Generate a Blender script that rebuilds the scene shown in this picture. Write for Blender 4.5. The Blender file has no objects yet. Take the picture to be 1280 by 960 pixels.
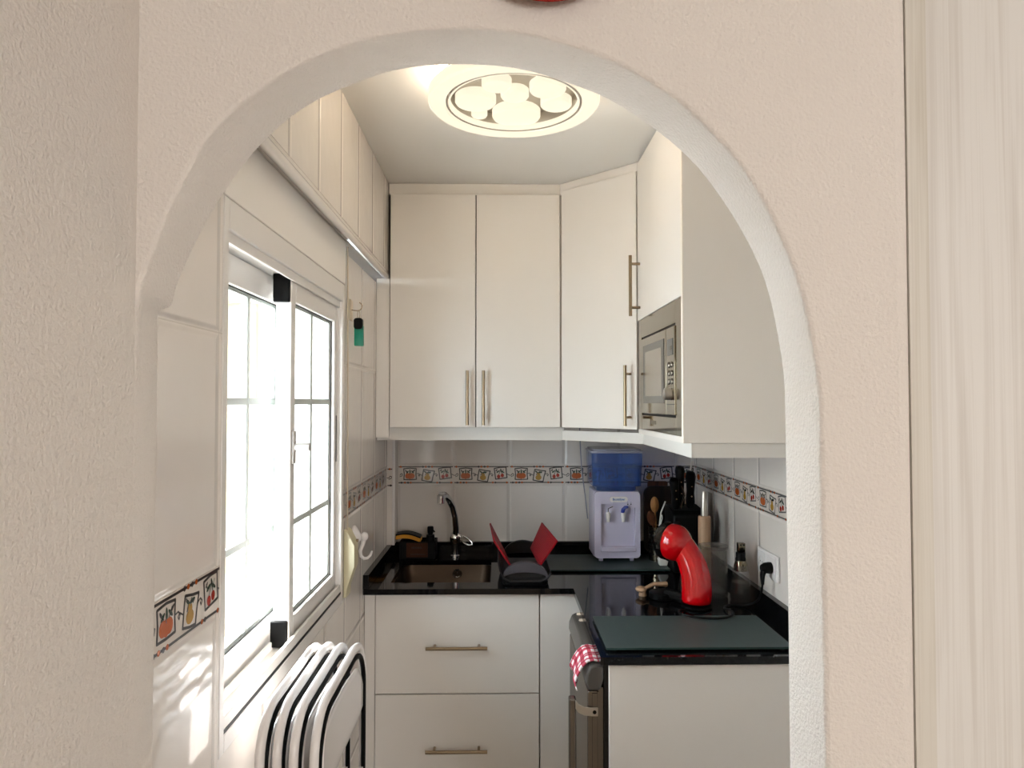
import bpy, bmesh, math, random
from mathutils import Vector, Matrix
C = bpy.context.scene
COL = C.collection
random.seed(4)
PI = math.pi

# ------------------------------------------------------------------ camera
cam_d = bpy.data.cameras.new('camera'); cam = bpy.data.objects.new('camera', cam_d); COL.objects.link(cam)
cam.location = (0, 0, 1.56)
cam.rotation_euler = (PI / 2 + math.atan(23 / 865), 0, -math.atan(15 / 865))
cam_d.sensor_width = 36; cam_d.sensor_fit = 'HORIZONTAL'; cam_d.lens = 36 * 865 / 1280
cam_d.clip_start = 0.02
C.camera = cam
# ------------------------------------------------------------------ light and exposure
C.view_settings.view_transform = 'Standard'; C.view_settings.look = 'None'
C.view_settings.gamma = 1.0; C.view_settings.use_curve_mapping = False
C.view_settings.exposure = 0.82
SKY = (0.75, 0.88, 1.0); SKY_STRENGTH = 11.0
world = bpy.data.worlds.new('sky'); C.world = world; world.use_nodes = True
wb = world.node_tree.nodes['Background']
wb.inputs[0].default_value = (*SKY, 1); wb.inputs[1].default_value = SKY_STRENGTH
sd = bpy.data.lights.new('sun', 'SUN'); sun = bpy.data.objects.new('sun', sd); COL.objects.link(sun)
sd.energy = 17; sd.angle = 0.009; sd.color = (1, .97, .93)
sun.rotation_euler = Vector((0.595, 0.17, -0.79)).to_track_quat('-Z', 'Y').to_euler()
ad = bpy.data.lights.new('living_room_fill', 'AREA'); area = bpy.data.objects.new('living_room_fill', ad); COL.objects.link(area)  # fill panel added at the closed back wall, in place of window daylight
ad.shape = 'RECTANGLE'; ad.size = 1.3; ad.size_y = 1.3; ad.energy = 41; ad.color = (1, .985, .975)
area.location = (1.75, -3.1, 1.5); area.rotation_euler = (PI / 2, 0, math.radians(14))
po_d = bpy.data.lights.new('window_portal', 'AREA'); portal = bpy.data.objects.new('window_portal', po_d); COL.objects.link(portal)
po_d.shape = 'RECTANGLE'; po_d.size = .98; po_d.size_y = .94; po_d.cycles.is_portal = True
portal.location = (-.66, 1.6825, 1.435); portal.rotation_euler = (PI / 2, 0, -PI / 2)
LAMP_EMIT = .54; LAMP_GLOW = 8.5

# ------------------------------------------------------------------ materials
def srgb(h):
    h = h.lstrip('#'); v = [int(h[i:i + 2], 16) / 255 for i in (0, 2, 4)]
    return tuple(c / 12.92 if c <= .04045 else ((c + .055) / 1.055) ** 2.4 for c in v)
class NT:
    def __init__(s, name):
        s.m = bpy.data.materials.new(name); s.m.use_nodes = True; s.t = s.m.node_tree
        s.b = s.t.nodes['Principled BSDF']; s.out = s.t.nodes['Material Output']
    def n(s, typ, **kw):
        x = s.t.nodes.new(typ)
        for k, v in kw.items(): setattr(x, k, v)
        return x
    def l(s, a, b): s.t.links.new(a, b)
    def math(s, op, a, b=None, c=None):
        x = s.n('ShaderNodeMath', operation=op)
        for i, v in enumerate((a, b, c)):
            if v is None: continue
            if isinstance(v, (int, float)): x.inputs[i].default_value = v
            else: s.l(v, x.inputs[i])
        return x.outputs[0]
def pm(name, col, rough=.5, metal=0, coat=0, spec=.5, bump=None, var=None, emit=None, sub=0):
    k = NT(name); b = k.b
    c = srgb(col) if isinstance(col, str) else col
    b.inputs['Base Color'].default_value = (*c, 1); b.inputs['Roughness'].default_value = rough
    b.inputs['Metallic'].default_value = metal; b.inputs['Coat Weight'].default_value = coat
    b.inputs['Specular IOR Level'].default_value = spec
    tc = k.n('ShaderNodeTexCoord')
    if bump:
        no = k.n('ShaderNodeTexNoise'); no.inputs['Scale'].default_value = bump[0]; no.inputs['Detail'].default_value = 3
        k.l(tc.outputs['Object'], no.inputs['Vector'])
        bp = k.n('ShaderNodeBump'); bp.inputs['Strength'].default_value = bump[1]; bp.inputs['Distance'].default_value = bump[2]
        k.l(no.outputs[0], bp.inputs['Height']); k.l(bp.outputs[0], b.inputs['Normal'])
    if var:
        no = k.n('ShaderNodeTexNoise'); no.inputs['Scale'].default_value = var[0]; no.inputs['Detail'].default_value = 4
        k.l(tc.outputs['Object'], no.inputs['Vector'])
        mx = k.n('ShaderNodeMix', data_type='RGBA'); k.l(no.outputs[0], mx.inputs[0])
        mx.inputs[6].default_value = (*c, 1); mx.inputs[7].default_value = (*srgb(var[1]), 1)
        k.l(mx.outputs[2], b.inputs['Base Color'])
    if emit:
        b.inputs['Emission Color'].default_value = (*srgb(emit[0]), 1); b.inputs['Emission Strength'].default_value = emit[1]
    return k.m
def thin_glass(name, tint=(1, 1, 1), haze=0.0, hazecol=(.8, .8, .8), rough=.01, ior=1.45):
    k = NT(name); t = k.t; t.nodes.remove(k.b)
    tr = k.n('ShaderNodeBsdfTransparent'); tr.inputs[0].default_value = (*tint, 1)
    gl = k.n('ShaderNodeBsdfGlossy'); gl.inputs['Roughness'].default_value = rough
    lw = k.n('ShaderNodeLayerWeight'); f0 = ((ior - 1) / (ior + 1)) ** 2
    fr = k.math('ADD', k.math('MULTIPLY', k.math('POWER', lw.outputs['Facing'], 5), 1 - f0), f0)
    mx = k.n('ShaderNodeMixShader'); k.l(fr, mx.inputs[0])
    if haze:
        df = k.n('ShaderNodeBsdfDiffuse'); df.inputs[0].default_value = (*hazecol, 1)
        m2 = k.n('ShaderNodeMixShader'); m2.inputs[0].default_value = haze
        k.l(tr.outputs[0], m2.inputs[1]); k.l(df.outputs[0], m2.inputs[2]); k.l(m2.outputs[0], mx.inputs[1])
    else: k.l(tr.outputs[0], mx.inputs[1])
    k.l(gl.outputs[0], mx.inputs[2]); k.l(mx.outputs[0], k.out.inputs[0])
    return k.m
TILE = .247; BZ0, BZ1 = 1.200, 1.278
def tile_mat(name, axis, u0, width=TILE, zbase=None):
    k = NT(name); b = k.b
    g = k.n('ShaderNodeNewGeometry'); sx = k.n('ShaderNodeSeparateXYZ'); k.l(g.outputs['Position'], sx.inputs[0])
    u = sx.outputs[axis]; z = sx.outputs[2]
    fu = k.math('FRACT', k.math('DIVIDE', k.math('SUBTRACT', u, u0 - 40 * width), width))
    du = k.math('MULTIPLY', k.math('SUBTRACT', .5, k.math('ABSOLUTE', k.math('SUBTRACT', fu, .5))), width)
    if zbase is None:
        up = k.math('GREATER_THAN', z, 1.24)
        a = k.math('DIVIDE', k.math('SUBTRACT', z, BZ1), .402); c = k.math('DIVIDE', k.math('SUBTRACT', BZ0 + 1.6, z), .4)
        v = k.math('ADD', k.math('MULTIPLY', up, k.math('ADD', a, 4)), k.math('MULTIPLY', k.math('SUBTRACT', 1, up), c))
    else: v = k.math('DIVIDE', k.math('SUBTRACT', z, zbase - 4), .4)
    fv = k.math('FRACT', v)
    dv = k.math('MULTIPLY', k.math('SUBTRACT', .5, k.math('ABSOLUTE', k.math('SUBTRACT', fv, .5))), .4)
    d = k.math('MINIMUM', du, dv)
    mr = k.n('ShaderNodeMapRange', interpolation_type='SMOOTHSTEP'); k.l(d, mr.inputs[0])
    mr.inputs[1].default_value = .001; mr.inputs[2].default_value = .013
    no = k.n('ShaderNodeTexNoise'); no.inputs['Scale'].default_value = 9; k.l(g.outputs['Position'], no.inputs['Vector'])
    h = k.math('ADD', mr.outputs[0], k.math('MULTIPLY', no.outputs[0], .35))
    bp = k.n('ShaderNodeBump'); bp.inputs['Strength'].default_value = .9; bp.inputs['Distance'].default_value = .0040
    k.l(h, bp.inputs['Height']); k.l(bp.outputs[0], b.inputs['Normal'])
    gm = k.math('LESS_THAN', d, .0013)
    mx = k.n('ShaderNodeMix', data_type='RGBA'); k.l(gm, mx.inputs[0])
    mx.inputs[6].default_value = (*srgb('#e2dad2'), 1); mx.inputs[7].default_value = (*srgb('#cfc6bc'), 1)
    k.l(mx.outputs[2], b.inputs['Base Color'])
    b.inputs['Roughness'].default_value = .07; b.inputs['Specular IOR Level'].default_value = .42
    return k.m
def wood_mat(name, c1, c2, stretch=(14, 14, .7), rough=.5, bump=.08):
    k = NT(name); b = k.b; tc = k.n('ShaderNodeTexCoord'); mp = k.n('ShaderNodeMapping')
    mp.inputs['Scale'].default_value = stretch; k.l(tc.outputs['Object'], mp.inputs[0])
    n1 = k.n('ShaderNodeTexNoise'); n1.inputs['Scale'].default_value = 2.2; n1.inputs['Detail'].default_value = 8; n1.inputs['Distortion'].default_value = .7
    k.l(mp.outputs[0], n1.inputs['Vector'])
    mp2 = k.n('ShaderNodeMapping'); mp2.inputs['Scale'].default_value = (stretch[0] * 9, stretch[1] * 9, stretch[2] * 2); k.l(tc.outputs['Object'], mp2.inputs[0])
    n2 = k.n('ShaderNodeTexNoise'); n2.inputs['Scale'].default_value = 2.0; n2.inputs['Detail'].default_value = 3; k.l(mp2.outputs[0], n2.inputs['Vector'])
    s = k.math('ADD', k.math('MULTIPLY', n1.outputs[0], .65), k.math('MULTIPLY', n2.outputs[0], .35))
    cr = k.n('ShaderNodeValToRGB'); k.l(s, cr.inputs[0])
    cr.color_ramp.elements[0].position = .36; cr.color_ramp.elements[0].color = (*srgb(c2), 1)
    cr.color_ramp.elements[1].position = .56; cr.color_ramp.elements[1].color = (*srgb(c1), 1)
    k.l(cr.outputs[0], b.inputs['Base Color']); b.inputs['Roughness'].default_value = rough
    bp = k.n('ShaderNodeBump'); bp.inputs['Strength'].default_value = bump; bp.inputs['Distance'].default_value = .002
    k.l(s, bp.inputs['Height']); k.l(bp.outputs[0], b.inputs['Normal'])
    return k.m
def gingham_mat():
    k = NT('red gingham cloth'); uv = k.n('ShaderNodeUVMap'); sx = k.n('ShaderNodeSeparateXYZ'); k.l(uv.outputs[0], sx.inputs[0])
    a = k.math('GREATER_THAN', k.math('FRACT', sx.outputs[0]), .5); c = k.math('GREATER_THAN', k.math('FRACT', sx.outputs[1]), .5)
    s = k.math('MULTIPLY', k.math('ADD', a, c), .5)
    cr = k.n('ShaderNodeValToRGB'); k.l(s, cr.inputs[0]); cr.color_ramp.interpolation = 'CONSTANT'
    e = cr.color_ramp.elements; e[0].color = (*srgb('#e8dcdc'), 1); e[0].position = 0
    e[1].position = .4; e[1].color = (*srgb('#c0485c'), 1)
    x = e.new(.8); x.color = (*srgb('#94182c'), 1)
    k.l(cr.outputs[0], k.b.inputs['Base Color']); k.b.inputs['Roughness'].default_value = .9
    return k.m
def granite_mat():
    k = NT('black granite'); tc = k.n('ShaderNodeTexCoord'); v = k.n('ShaderNodeTexVoronoi'); v.inputs['Scale'].default_value = 420
    k.l(tc.outputs['Object'], v.inputs['Vector'])
    cr = k.n('ShaderNodeValToRGB'); k.l(v.outputs['Color'], cr.inputs[0])
    e = cr.color_ramp.elements; e[0].position = .82; e[0].color = (.0035, .0035, .004, 1); e[1].position = 1; e[1].color = (.035, .035, .04, 1)
    k.l(cr.outputs[0], k.b.inputs['Base Color']); k.b.inputs['Roughness'].default_value = .05; k.b.inputs['Specular IOR Level'].default_value = .32
    return k.m
M = {}
M['plaster'] = pm('white textured plaster', '#e9e2db', .85, bump=(210, .62, .0042), var=(2.2, '#e5ddd5'))
M['ceiling'] = pm('white ceiling paint', '#e9e5df', .8)
M['tile_left'] = tile_mat('glossy wall tiles, window wall', 1, 2.435)
M['tile_upper'] = tile_mat('glossy wall tiles above the ledge', 1, 2.15, .236, 2.062)
M['tile_back'] = tile_mat('glossy wall tiles, far wall', 0, -.206)
M['tile_right'] = tile_mat('glossy wall tiles, right wall', 1, 2.323)
M['tile_plain'] = pm('glazed tile edge', '#e2dad2', .1)
M['floor'] = pm('beige floor tile', '#b9a993', .35, var=(4, '#a79781'))
M['cab'] = pm('matt white cabinet lacquer', '#e9e3dc', .42)
M['cab_edge'] = pm('white cabinet edge band', '#eee6da', .4)
M['valance'] = pm('white plinth board', '#dcd8d2', .45)
M['gap'] = pm('dark gap', '#2b2521', .8)
M['steel'] = pm('brushed nickel', '#98866e', .3, 1)
M['inox'] = pm('mirror finish stainless steel', '#857c6a', .10, 1)
M['inox_dark'] = pm('dark stainless steel', '#77716a', .25, 1)
M['satin'] = pm('satin steel', '#bdb8b0', .3, 1)
M['sink'] = pm('sink steel', '#54463a', .4, 1)
M['chrome'] = pm('chrome', '#d8d8d8', .05, 1)
M['granite'] = granite_mat()
M['black'] = pm('black plastic', '#050505', .5, spec=.16)
M['black_gloss'] = pm('glossy black plastic', '#080808', .12)
M['grey_plastic'] = pm('dark grey plastic', '#434046', .45)
M['grey_dark'] = pm('charcoal plastic', '#161415', .5, spec=.35)
M['grip_grey'] = pm('dark grey moulded plastic', '#4a4642', .3)
M['red_plastic'] = pm('red plastic', '#8c0012', .45, spec=.25)
M['red_gloss'] = pm('glossy red plastic', '#c00008', .1, coat=.5)
M['white_pvc'] = pm('white lacquered aluminium', '#dfdad5', .3)
M['bar_pale'] = pm('pale grey handle plastic', '#bdb8b4', .35)
M['bar_grey'] = pm('grey glazing bar', '#c2c8c3', .35)
M['white_gloss'] = pm('white gloss plastic', '#e6e1de', .22)
M['disp'] = pm('pale lilac white plastic', '#c9c4d8', .25)
M['rubber'] = pm('black rubber', '#101010', .6)
M['glass'] = thin_glass('window glass', (.97, .99, .985))
M['clear'] = thin_glass('clear plastic', (.88, .88, .87), .09, (.55, .55, .55))
M['bottle_glass'] = thin_glass('bottle glass', (.85, .85, .85), .07, (.5, .5, .5))
M['oil'] = thin_glass('dark oil', (.25, .17, .08), .15, (.06, .03, .01))
M['blue_tank'] = thin_glass('translucent blue plastic', (.40, .55, .86), .20, (.10, .20, .50), .06)
M['blue_water'] = thin_glass('blue water', (.45, .75, 1.0), .07, (.02, .22, .6))
M['lid'] = thin_glass('frosted lilac plastic', (.6, .6, .7), .75, (.5, .5, .62), .2)
M['board_glass'] = pm('frosted grey green glass', '#3e4a4a', .5, spec=.3, var=(60, '#384443'))
M['board_edge'] = pm('green glass edge', '#2c3f3c', .15)
M['lamp'] = pm('lit acrylic diffuser', '#8c8474', .5, emit=('#fff0d6', LAMP_EMIT))
M['lamp_dim'] = pm('lit acrylic side', '#fff2d8', .5, emit=('#ffecd0', LAMP_GLOW))
M['lamp_plate'] = pm('brushed lamp plate', '#b4aea4', .35, .6)
M['lamp_gap'] = pm('lamp housing grey', '#a3978a', .5)
M['wood_pale'] = wood_mat('limed pale wood', '#e1ded9', '#d3cec7', (24, 24, .8), .5)
M['wood_pale2'] = wood_mat('limed pale wood stile', '#d8d3c9', '#cac3b6', (24, 24, .8), .5)
M['wood_dark'] = wood_mat('dark wood', '#2c1a12', '#170c08', (20, 20, 2), .5)
M['wood_brown'] = wood_mat('brown wood', '#6b3d20', '#4a2814', (20, 20, 2), .5)
M['wood_spoon'] = wood_mat('spoon wood', '#a5703e', '#7c4f28', (30, 30, 4), .6)
M['wood_pin'] = wood_mat('beech wood', '#b08e70', '#9d7c5e', (30, 30, 2), .55)
M['brown_label'] = pm('brown card label', '#45230f', .7, spec=.2, var=(70, '#351a0a'))
M['sponge'] = pm('yellow sponge', '#c98a2c', .95, bump=(300, .5, .002))
M['cream'] = pm('cream plastic', '#cfc5a4', .4)
M['cord_white'] = pm('white cord', '#ddd6cc', .6)
M['cord_grey'] = pm('grey cord', '#8f8f98', .6)
M['strap'] = pm('beige woven strap', '#c9b9a4', .8)
M['green_fob'] = thin_glass('translucent green plastic', (.10, .55, .42), .35, (.02, .38, .27), .08)
M['blue'] = pm('dark blue plastic', '#162a86', .3)
M['logo_blue'] = pm('blue print', '#1c68a8', .5)
M['logo_grey'] = pm('grey print', '#6e6656', .5)
M['paper'] = pm('white card', '#d8d6cf', .6)
M['cloth'] = gingham_mat()
M['mw_window'] = pm('tinted oven glass', '#47443f', .2, spec=.3)
M['mw_inner'] = pm('oven screen glass', '#a0968a', .25, .5)
M['display'] = pm('unlit display', '#3f4145', .15)
M['ext_wall'] = pm('white outdoor render', '#f4f2ee', .9, bump=(120, .3, .004))
M['ext_beige'] = pm('cream outdoor paint', '#85795f', .9)
M['ext_tile'] = pm('outdoor paving', '#d3d0cb', .8)
M['terracotta'] = pm('terracotta roof tile', '#b3603c', .85)
M['print_line'] = pm('dark print', '#2e2622', .3)
M['print_base'] = pm('border tile glaze', '#d9cfc5', .1)
M['print_orange'] = pm('orange print', '#b55c30', .2)
M['print_yellow'] = pm('yellow print', '#b08840', .2)
M['print_red'] = pm('red print', '#a33226', .2)
M['print_green'] = pm('green print', '#37473a', .2)
M['red_dish'] = pm('red glaze', '#8d120c', .25)

# ------------------------------------------------------------------ mesh helpers
def wloc(o):
    v = Vector((0, 0, 0))
    while o: v += o.location; o = o.parent
    return v
class MB:
    """collects geometry in scene coordinates and links it as ONE mesh object"""
    def __init__(s): s.v = []; s.f = []; s.mi = []; s.mats = []; s.uv = None; s.cur = 0
    def mat(s, m):
        if isinstance(m, str): m = M[m]
        if m not in s.mats: s.mats.append(m)
        s.cur = s.mats.index(m); return s
    def add(s, vs, fs):
        o = len(s.v); s.v += [tuple(p) for p in vs]
        for f in fs: s.f.append(tuple(i + o for i in f)); s.mi.append(s.cur)
        return s
    def box(s, x0, y0, z0, x1, y1, z1):
        if x0 > x1: x0, x1 = x1, x0
        if y0 > y1: y0, y1 = y1, y0
        if z0 > z1: z0, z1 = z1, z0
        return s.add([(x0, y0, z0), (x1, y0, z0), (x1, y1, z0), (x0, y1, z0), (x0, y0, z1), (x1, y0, z1), (x1, y1, z1), (x0, y1, z1)],
                     [(0, 3, 2, 1), (4, 5, 6, 7), (0, 1, 5, 4), (1, 2, 6, 5), (2, 3, 7, 6), (3, 0, 4, 7)])
    def prism(s, poly, w0, w1, axis='z'):
        n = len(poly)
        def P(a, b, w): return {'z': (a, b, w), 'y': (a, w, b), 'x': (w, a, b)}[axis]
        vs = [P(a, b, w0) for a, b in poly] + [P(a, b, w1) for a, b in poly]
        fs = [tuple(range(n - 1, -1, -1)), tuple(range(n, 2 * n))]
        for i in range(n): j = (i + 1) % n; fs.append((i, j, n + j, n + i))
        return s.add(vs, fs)
    def lathe(s, prof, c=(0, 0, 0), n=32, axis='z', cap=True):
        vs = []; fs = []; m = len(prof)
        for r, h in prof:
            for k in range(n):
                a = 2 * PI * k / n; p, q = r * math.cos(a), r * math.sin(a)
                d = {'z': (p, q, h), 'y': (p, h, q), 'x': (h, p, q)}[axis]
                vs.append((c[0] + d[0], c[1] + d[1], c[2] + d[2]))
        for i in range(m - 1):
            for k in range(n):
                l = (k + 1) % n; fs.append((i * n + k, i * n + l, (i + 1) * n + l, (i + 1) * n + k))
        if cap:
            if prof[0][0] > 1e-6: fs.append(tuple(range(n - 1, -1, -1)))
            if prof[-1][0] > 1e-6: fs.append(tuple((m - 1) * n + k for k in range(n)))
        return s.add(vs, fs)
    def tube(s, pts, r, n=10, cap=True, flat=None, closed=False):
        pts = [Vector(p) for p in pts]; m = len(pts); vs = []; fs = []
        rs = r if isinstance(r, (list, tuple)) else [r] * m
        t0 = (pts[1] - pts[0]).normalized(); ref = Vector((0, 0, 1)) if abs(t0.z) < .9 else Vector((1, 0, 0))
        nrm = (ref - ref.dot(t0) * t0).normalized()
        for i in range(m):
            if closed: t = (pts[(i + 1) % m] - pts[i - 1]).normalized()
            else: t = (pts[min(i + 1, m - 1)] - pts[max(i - 1, 0)]).normalized()
            nrm = (nrm - nrm.dot(t) * t).normalized(); bn = t.cross(nrm)
            for k in range(n):
                a = 2 * PI * k / n; off = nrm * math.cos(a) * rs[i] + bn * math.sin(a) * rs[i]
                if flat: off = Vector((off.x * flat[0], off.y * flat[1], off.z * flat[2]))
                vs.append(pts[i] + off)
        for i in range(m if closed else m - 1):
            j = (i + 1) % m
            for k in range(n): l = (k + 1) % n; fs.append((i * n + k, i * n + l, j * n + l, j * n + k))
        if cap and not closed: fs.append(tuple(range(n - 1, -1, -1))); fs.append(tuple((m - 1) * n + k for k in range(n)))
        return s.add(vs, fs)
    def sphere(s, c, r, n=20, m=12):
        if not isinstance(r, (tuple, list)): r = (r, r, r)
        vs = [(c[0], c[1], c[2] - r[2])]; fs = []
        for i in range(1, m):
            a = PI * i / m
            for k in range(n):
                b = 2 * PI * k / n
                vs.append((c[0] + r[0] * math.sin(a) * math.cos(b), c[1] + r[1] * math.sin(a) * math.sin(b), c[2] - r[2] * math.cos(a)))
        vs.append((c[0], c[1], c[2] + r[2])); L = len(vs) - 1
        for k in range(n):
            l = (k + 1) % n; fs.append((0, 1 + l, 1 + k)); fs.append((L, 1 + (m - 2) * n + k, 1 + (m - 2) * n + l))
            for i in range(m - 2): fs.append((1 + i * n + k, 1 + i * n + l, 1 + (i + 1) * n + l, 1 + (i + 1) * n + k))
        return s.add(vs, fs)
    def grid(s, fn, nu, nv):
        vs = [fn(i / nu, j / nv) for i in range(nu + 1) for j in range(nv + 1)]; w = nv + 1
        return s.add(vs, [(i * w + j, (i + 1) * w + j, (i + 1) * w + j + 1, i * w + j + 1) for i in range(nu) for j in range(nv)])
    def xf(s, mat, start=0):
        for i in range(start, len(s.v)): s.v[i] = tuple(mat @ Vector(s.v[i]))
        return s
    def build(s, name, parent=None, bevel=0, seg=2, smooth=True, ang=35, sub=0, solid=0, origin=None, fixn=True):
        me = bpy.data.meshes.new(name); ob = bpy.data.objects.new(name, me); COL.objects.link(ob)
        if parent is not None: ob.parent = parent; off = wloc(parent)
        elif origin is not None: off = Vector(origin); ob.location = off
        else:
            xs, ys, zs = zip(*s.v); off = Vector(((min(xs) + max(xs)) / 2, (min(ys) + max(ys)) / 2, min(zs))); ob.location = off
        me.from_pydata([tuple(Vector(p) - off) for p in s.v], [], s.f)
        for m in s.mats: me.materials.append(m)
        me.polygons.foreach_set('material_index', s.mi)
        if fixn:
            bm = bmesh.new(); bm.from_mesh(me); bmesh.ops.recalc_face_normals(bm, faces=bm.faces); bm.to_mesh(me); bm.free()
        if s.uv:
            ul = me.uv_layers.new(name='UVMap')
            for lp in me.loops: ul.data[lp.index].uv = s.uv[lp.vertex_index]
        me.update()
        if smooth and not sub:
            me.shade_smooth(); me.set_sharp_from_angle(angle=math.radians(ang))
        if solid:
            q = ob.modifiers.new('thickness', 'SOLIDIFY'); q.thickness = solid; q.offset = 0
        if bevel:
            q = ob.modifiers.new('bevel', 'BEVEL'); q.width = bevel; q.segments = seg; q.limit_method = 'ANGLE'; q.angle_limit = math.radians(40)
            q.harden_normals = False
        if sub:
            q = ob.modifiers.new('subdivision', 'SUBSURF'); q.levels = sub; q.render_levels = sub; me.shade_smooth()
        return ob
def mb(m): return MB().mat(m)
def thing(name, label, cat, loc=(0, 0, 0), group=None):
    o = bpy.data.objects.new(name, None); COL.objects.link(o); o.location = loc; o.empty_display_size = .05
    return tag(o, label, cat, group)
def tag(o, label, cat, group=None):
    o['label'] = label; o['category'] = cat
    if group: o['group'] = group
    return o
def struct(o): o['kind'] = 'structure'; return o
def boxes(m, *bs):
    b = mb(m)
    for q in bs: b.box(*q)
    return b
def arc(c, r, a0, a1, n): return [(c[0] + r * math.cos(a0 + (a1 - a0) * i / n), c[1] + r * math.sin(a0 + (a1 - a0) * i / n)) for i in range(n + 1)]
def rrect(x0, y0, x1, y1, r, n=5):
    p = []
    for cx, cy, a in ((x1 - r, y0 + r, -PI / 2), (x1 - r, y1 - r, 0), (x0 + r, y1 - r, PI / 2), (x0 + r, y0 + r, PI)):
        p += arc((cx, cy), r, a, a + PI / 2, n)
    return p
def text_mesh(txt, size, m, name, parent, mat4, extrude=.0002, bold=0):
    cu = bpy.data.curves.new('t', 'FONT'); cu.body = txt; cu.size = size; cu.extrude = extrude; cu.align_x = 'CENTER'; cu.align_y = 'CENTER'; cu.offset = bold
    to = bpy.data.objects.new('t', cu); COL.objects.link(to); bpy.context.view_layer.update()
    me = bpy.data.meshes.new_from_object(to.evaluated_get(bpy.context.evaluated_depsgraph_get()))
    bpy.data.objects.remove(to); me.name = name; me.materials.clear(); me.materials.append(M[m])
    me.transform(mat4); me.transform(Matrix.Translation(-wloc(parent)))
    ob = bpy.data.objects.new(name, me); COL.objects.link(ob); ob.parent = parent; return ob
def frame_mat(o, x, y):                       # local x,y axes and origin to a 4x4
    x = Vector(x).normalized(); y = Vector(y).normalized(); z = x.cross(y)
    return Matrix(((x.x, y.x, z.x, o[0]), (x.y, y.y, z.y, o[1]), (x.z, y.z, z.z, o[2]), (0, 0, 0, 1)))

# ------------------------------------------------------------------ room shell
XL, XR, YB, CEIL = -.485, .87, 3.09, 2.425
XU = -.44
WY0, WY1, WZ0, WZ1 = 1.215, 2.15, .945, 1.925      # window opening
struct(boxes('floor', (-.72, -3.2, -.1, 2.6, 3.3, 0)).build('floor'))
struct(boxes('ceiling', (-.72, -3.2, CEIL, 2.6, 3.3, CEIL + .1)).build('ceiling'))
struct(boxes('tile_left', (-.72, .97, 0, XL, WY0, 2.03), (-.72, WY1, 0, XL, YB, 2.03), (-.72, WY0, 0, XL, WY1, WZ0)).build('wall_left', smooth=False))
# tiled bulkhead above the window with its rounded ledge
up = mb('tile_upper').box(-.72, .97, 2.075, XU, YB, CEIL)
struct(up.build('wall_left_upper', smooth=False))
prof = [(-.72, 2.075), (-.72, 2.063), (-.475, 2.063), (-.455, 2.047)] + arc((XU - .006, 2.055), .0105, -PI / 2 - .5, PI / 2, 8) + [(XU, 2.078)]
struct(mb('tile_plain').prism([(a, b) for a, b in prof], .97, 2.97, 'y').build('trim_1'))
struct(boxes('tile_back', (-.72, YB, 0, 1.1, YB + .12, CEIL)).build('wall_back', smooth=False))
struct(boxes('tile_right', (XR, .985, 0, XR + .15, YB, CEIL)).build('wall_right', smooth=False))
# arch wall
NEAR = [(-.457, 0), (-.457, 1.2), (-.456, 1.675), (-.447, 1.718), (-.434, 1.756), (-.421, 1.791), (-.408, 1.821), (-.39, 1.860), (-.367, 1.898), (-.342, 1.926), (-.309, 1.954), (-.267, 1.982), (-.229, 2.002), (-.191, 2.016), (-.144, 2.028), (-.097, 2.035), (-.044, 2.038), (.016, 2.034), (.064, 2.024), (.106, 2.011), (.145, 1.996), (.179, 1.978), (.227, 1.947), (.264, 1.912), (.294, 1.88), (.32, 1.845), (.341, 1.808), (.355, 1.778), (.374, 1.732), (.388, 1.682), (.398, 1.629), (.404, 1.58), (.406, 1.54), (.4065, 1.392), (.4075, 1.25), (.409, 1.0), (.409, 0)]
FAR = [(-.4766, 0), (-.4766, 1.2), (-.4766, 1.687), (-.459, 1.694), (-.452, 1.722), (-.437, 1.76), (-.42, 1.796), (-.4, 1.834), (-.375, 1.874), (-.349, 1.909), (-.322, 1.938), (-.294, 1.963), (-.254, 1.989), (-.212, 2.008), (-.17, 2.024), (-.128, 2.034), (-.072, 2.039), (-.009, 2.038), (.044, 2.030), (.09, 2.016), (.137, 1.999), (.172, 1.981), (.222, 1.947), (.257, 1.918), (.281, 1.894), (.305, 1.863), (.328, 1.829), (.347, 1.796), (.367, 1.755), (.382, 1.710), (.393, 1.655), (.401, 1.597), (.4025, 1.54), (.403, 1.40), (.404, 1.25), (.404, 1.0), (.404, 0)]
def dens(P):                                   # smooth densification (Catmull-Rom) of the arch part
    out = []
    for i in range(len(P) - 1):
        p0, p1, p2, p3 = (Vector(P[max(i - 1, 0)]), Vector(P[i]), Vector(P[i + 1]), Vector(P[min(i + 2, len(P) - 1)]))
        for t in (0, .5):
            if t and (3 <= i <= 31): q = .5 * ((2 * p1) + (p2 - p0) * t + (2 * p0 - 5 * p1 + 4 * p2 - p3) * t * t + (3 * p1 - p0 - 3 * p2 + p3) * t ** 3)
            else: q = p1.lerp(p2, t)
            out.append((q.x, q.y))
    return out + [P[-1]]
N_, F_ = dens(NEAR), dens(FAR); n = len(N_)
def offset(P, d):
    out = []
    for i in range(len(P)):
        a = Vector(P[max(i - 1, 0)]); b = Vector(P[min(i + 1, len(P) - 1)]); t = (b - a).normalized(); nn = Vector((-t.y, t.x))
        x, z = P[i][0] + nn.x * d, P[i][1] + nn.y * d
        out.append((max(x, -.4572), max(z, 0)))
    return out
aw = mb('plaster')
rings = [[(x, .872, z) for x, z in offset(N_, .006)], [(x, .8728, z) for x, z in offset(N_, .0026)], [(x, .8745, z) for x, z in offset(N_, .0007)], [(x, .878, z) for x, z in N_], [(x, .97, z) for x, z in F_]]
vs = [p for r in rings for p in r]
aw.add(vs, [(i * n + k, i * n + k + 1, (i + 1) * n + k + 1, (i + 1) * n + k) for i in range(len(rings) - 1) for k in range(n - 1)])
fr = rings[0]
XE = .530                                     # right end of the arch wall, rounded
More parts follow.
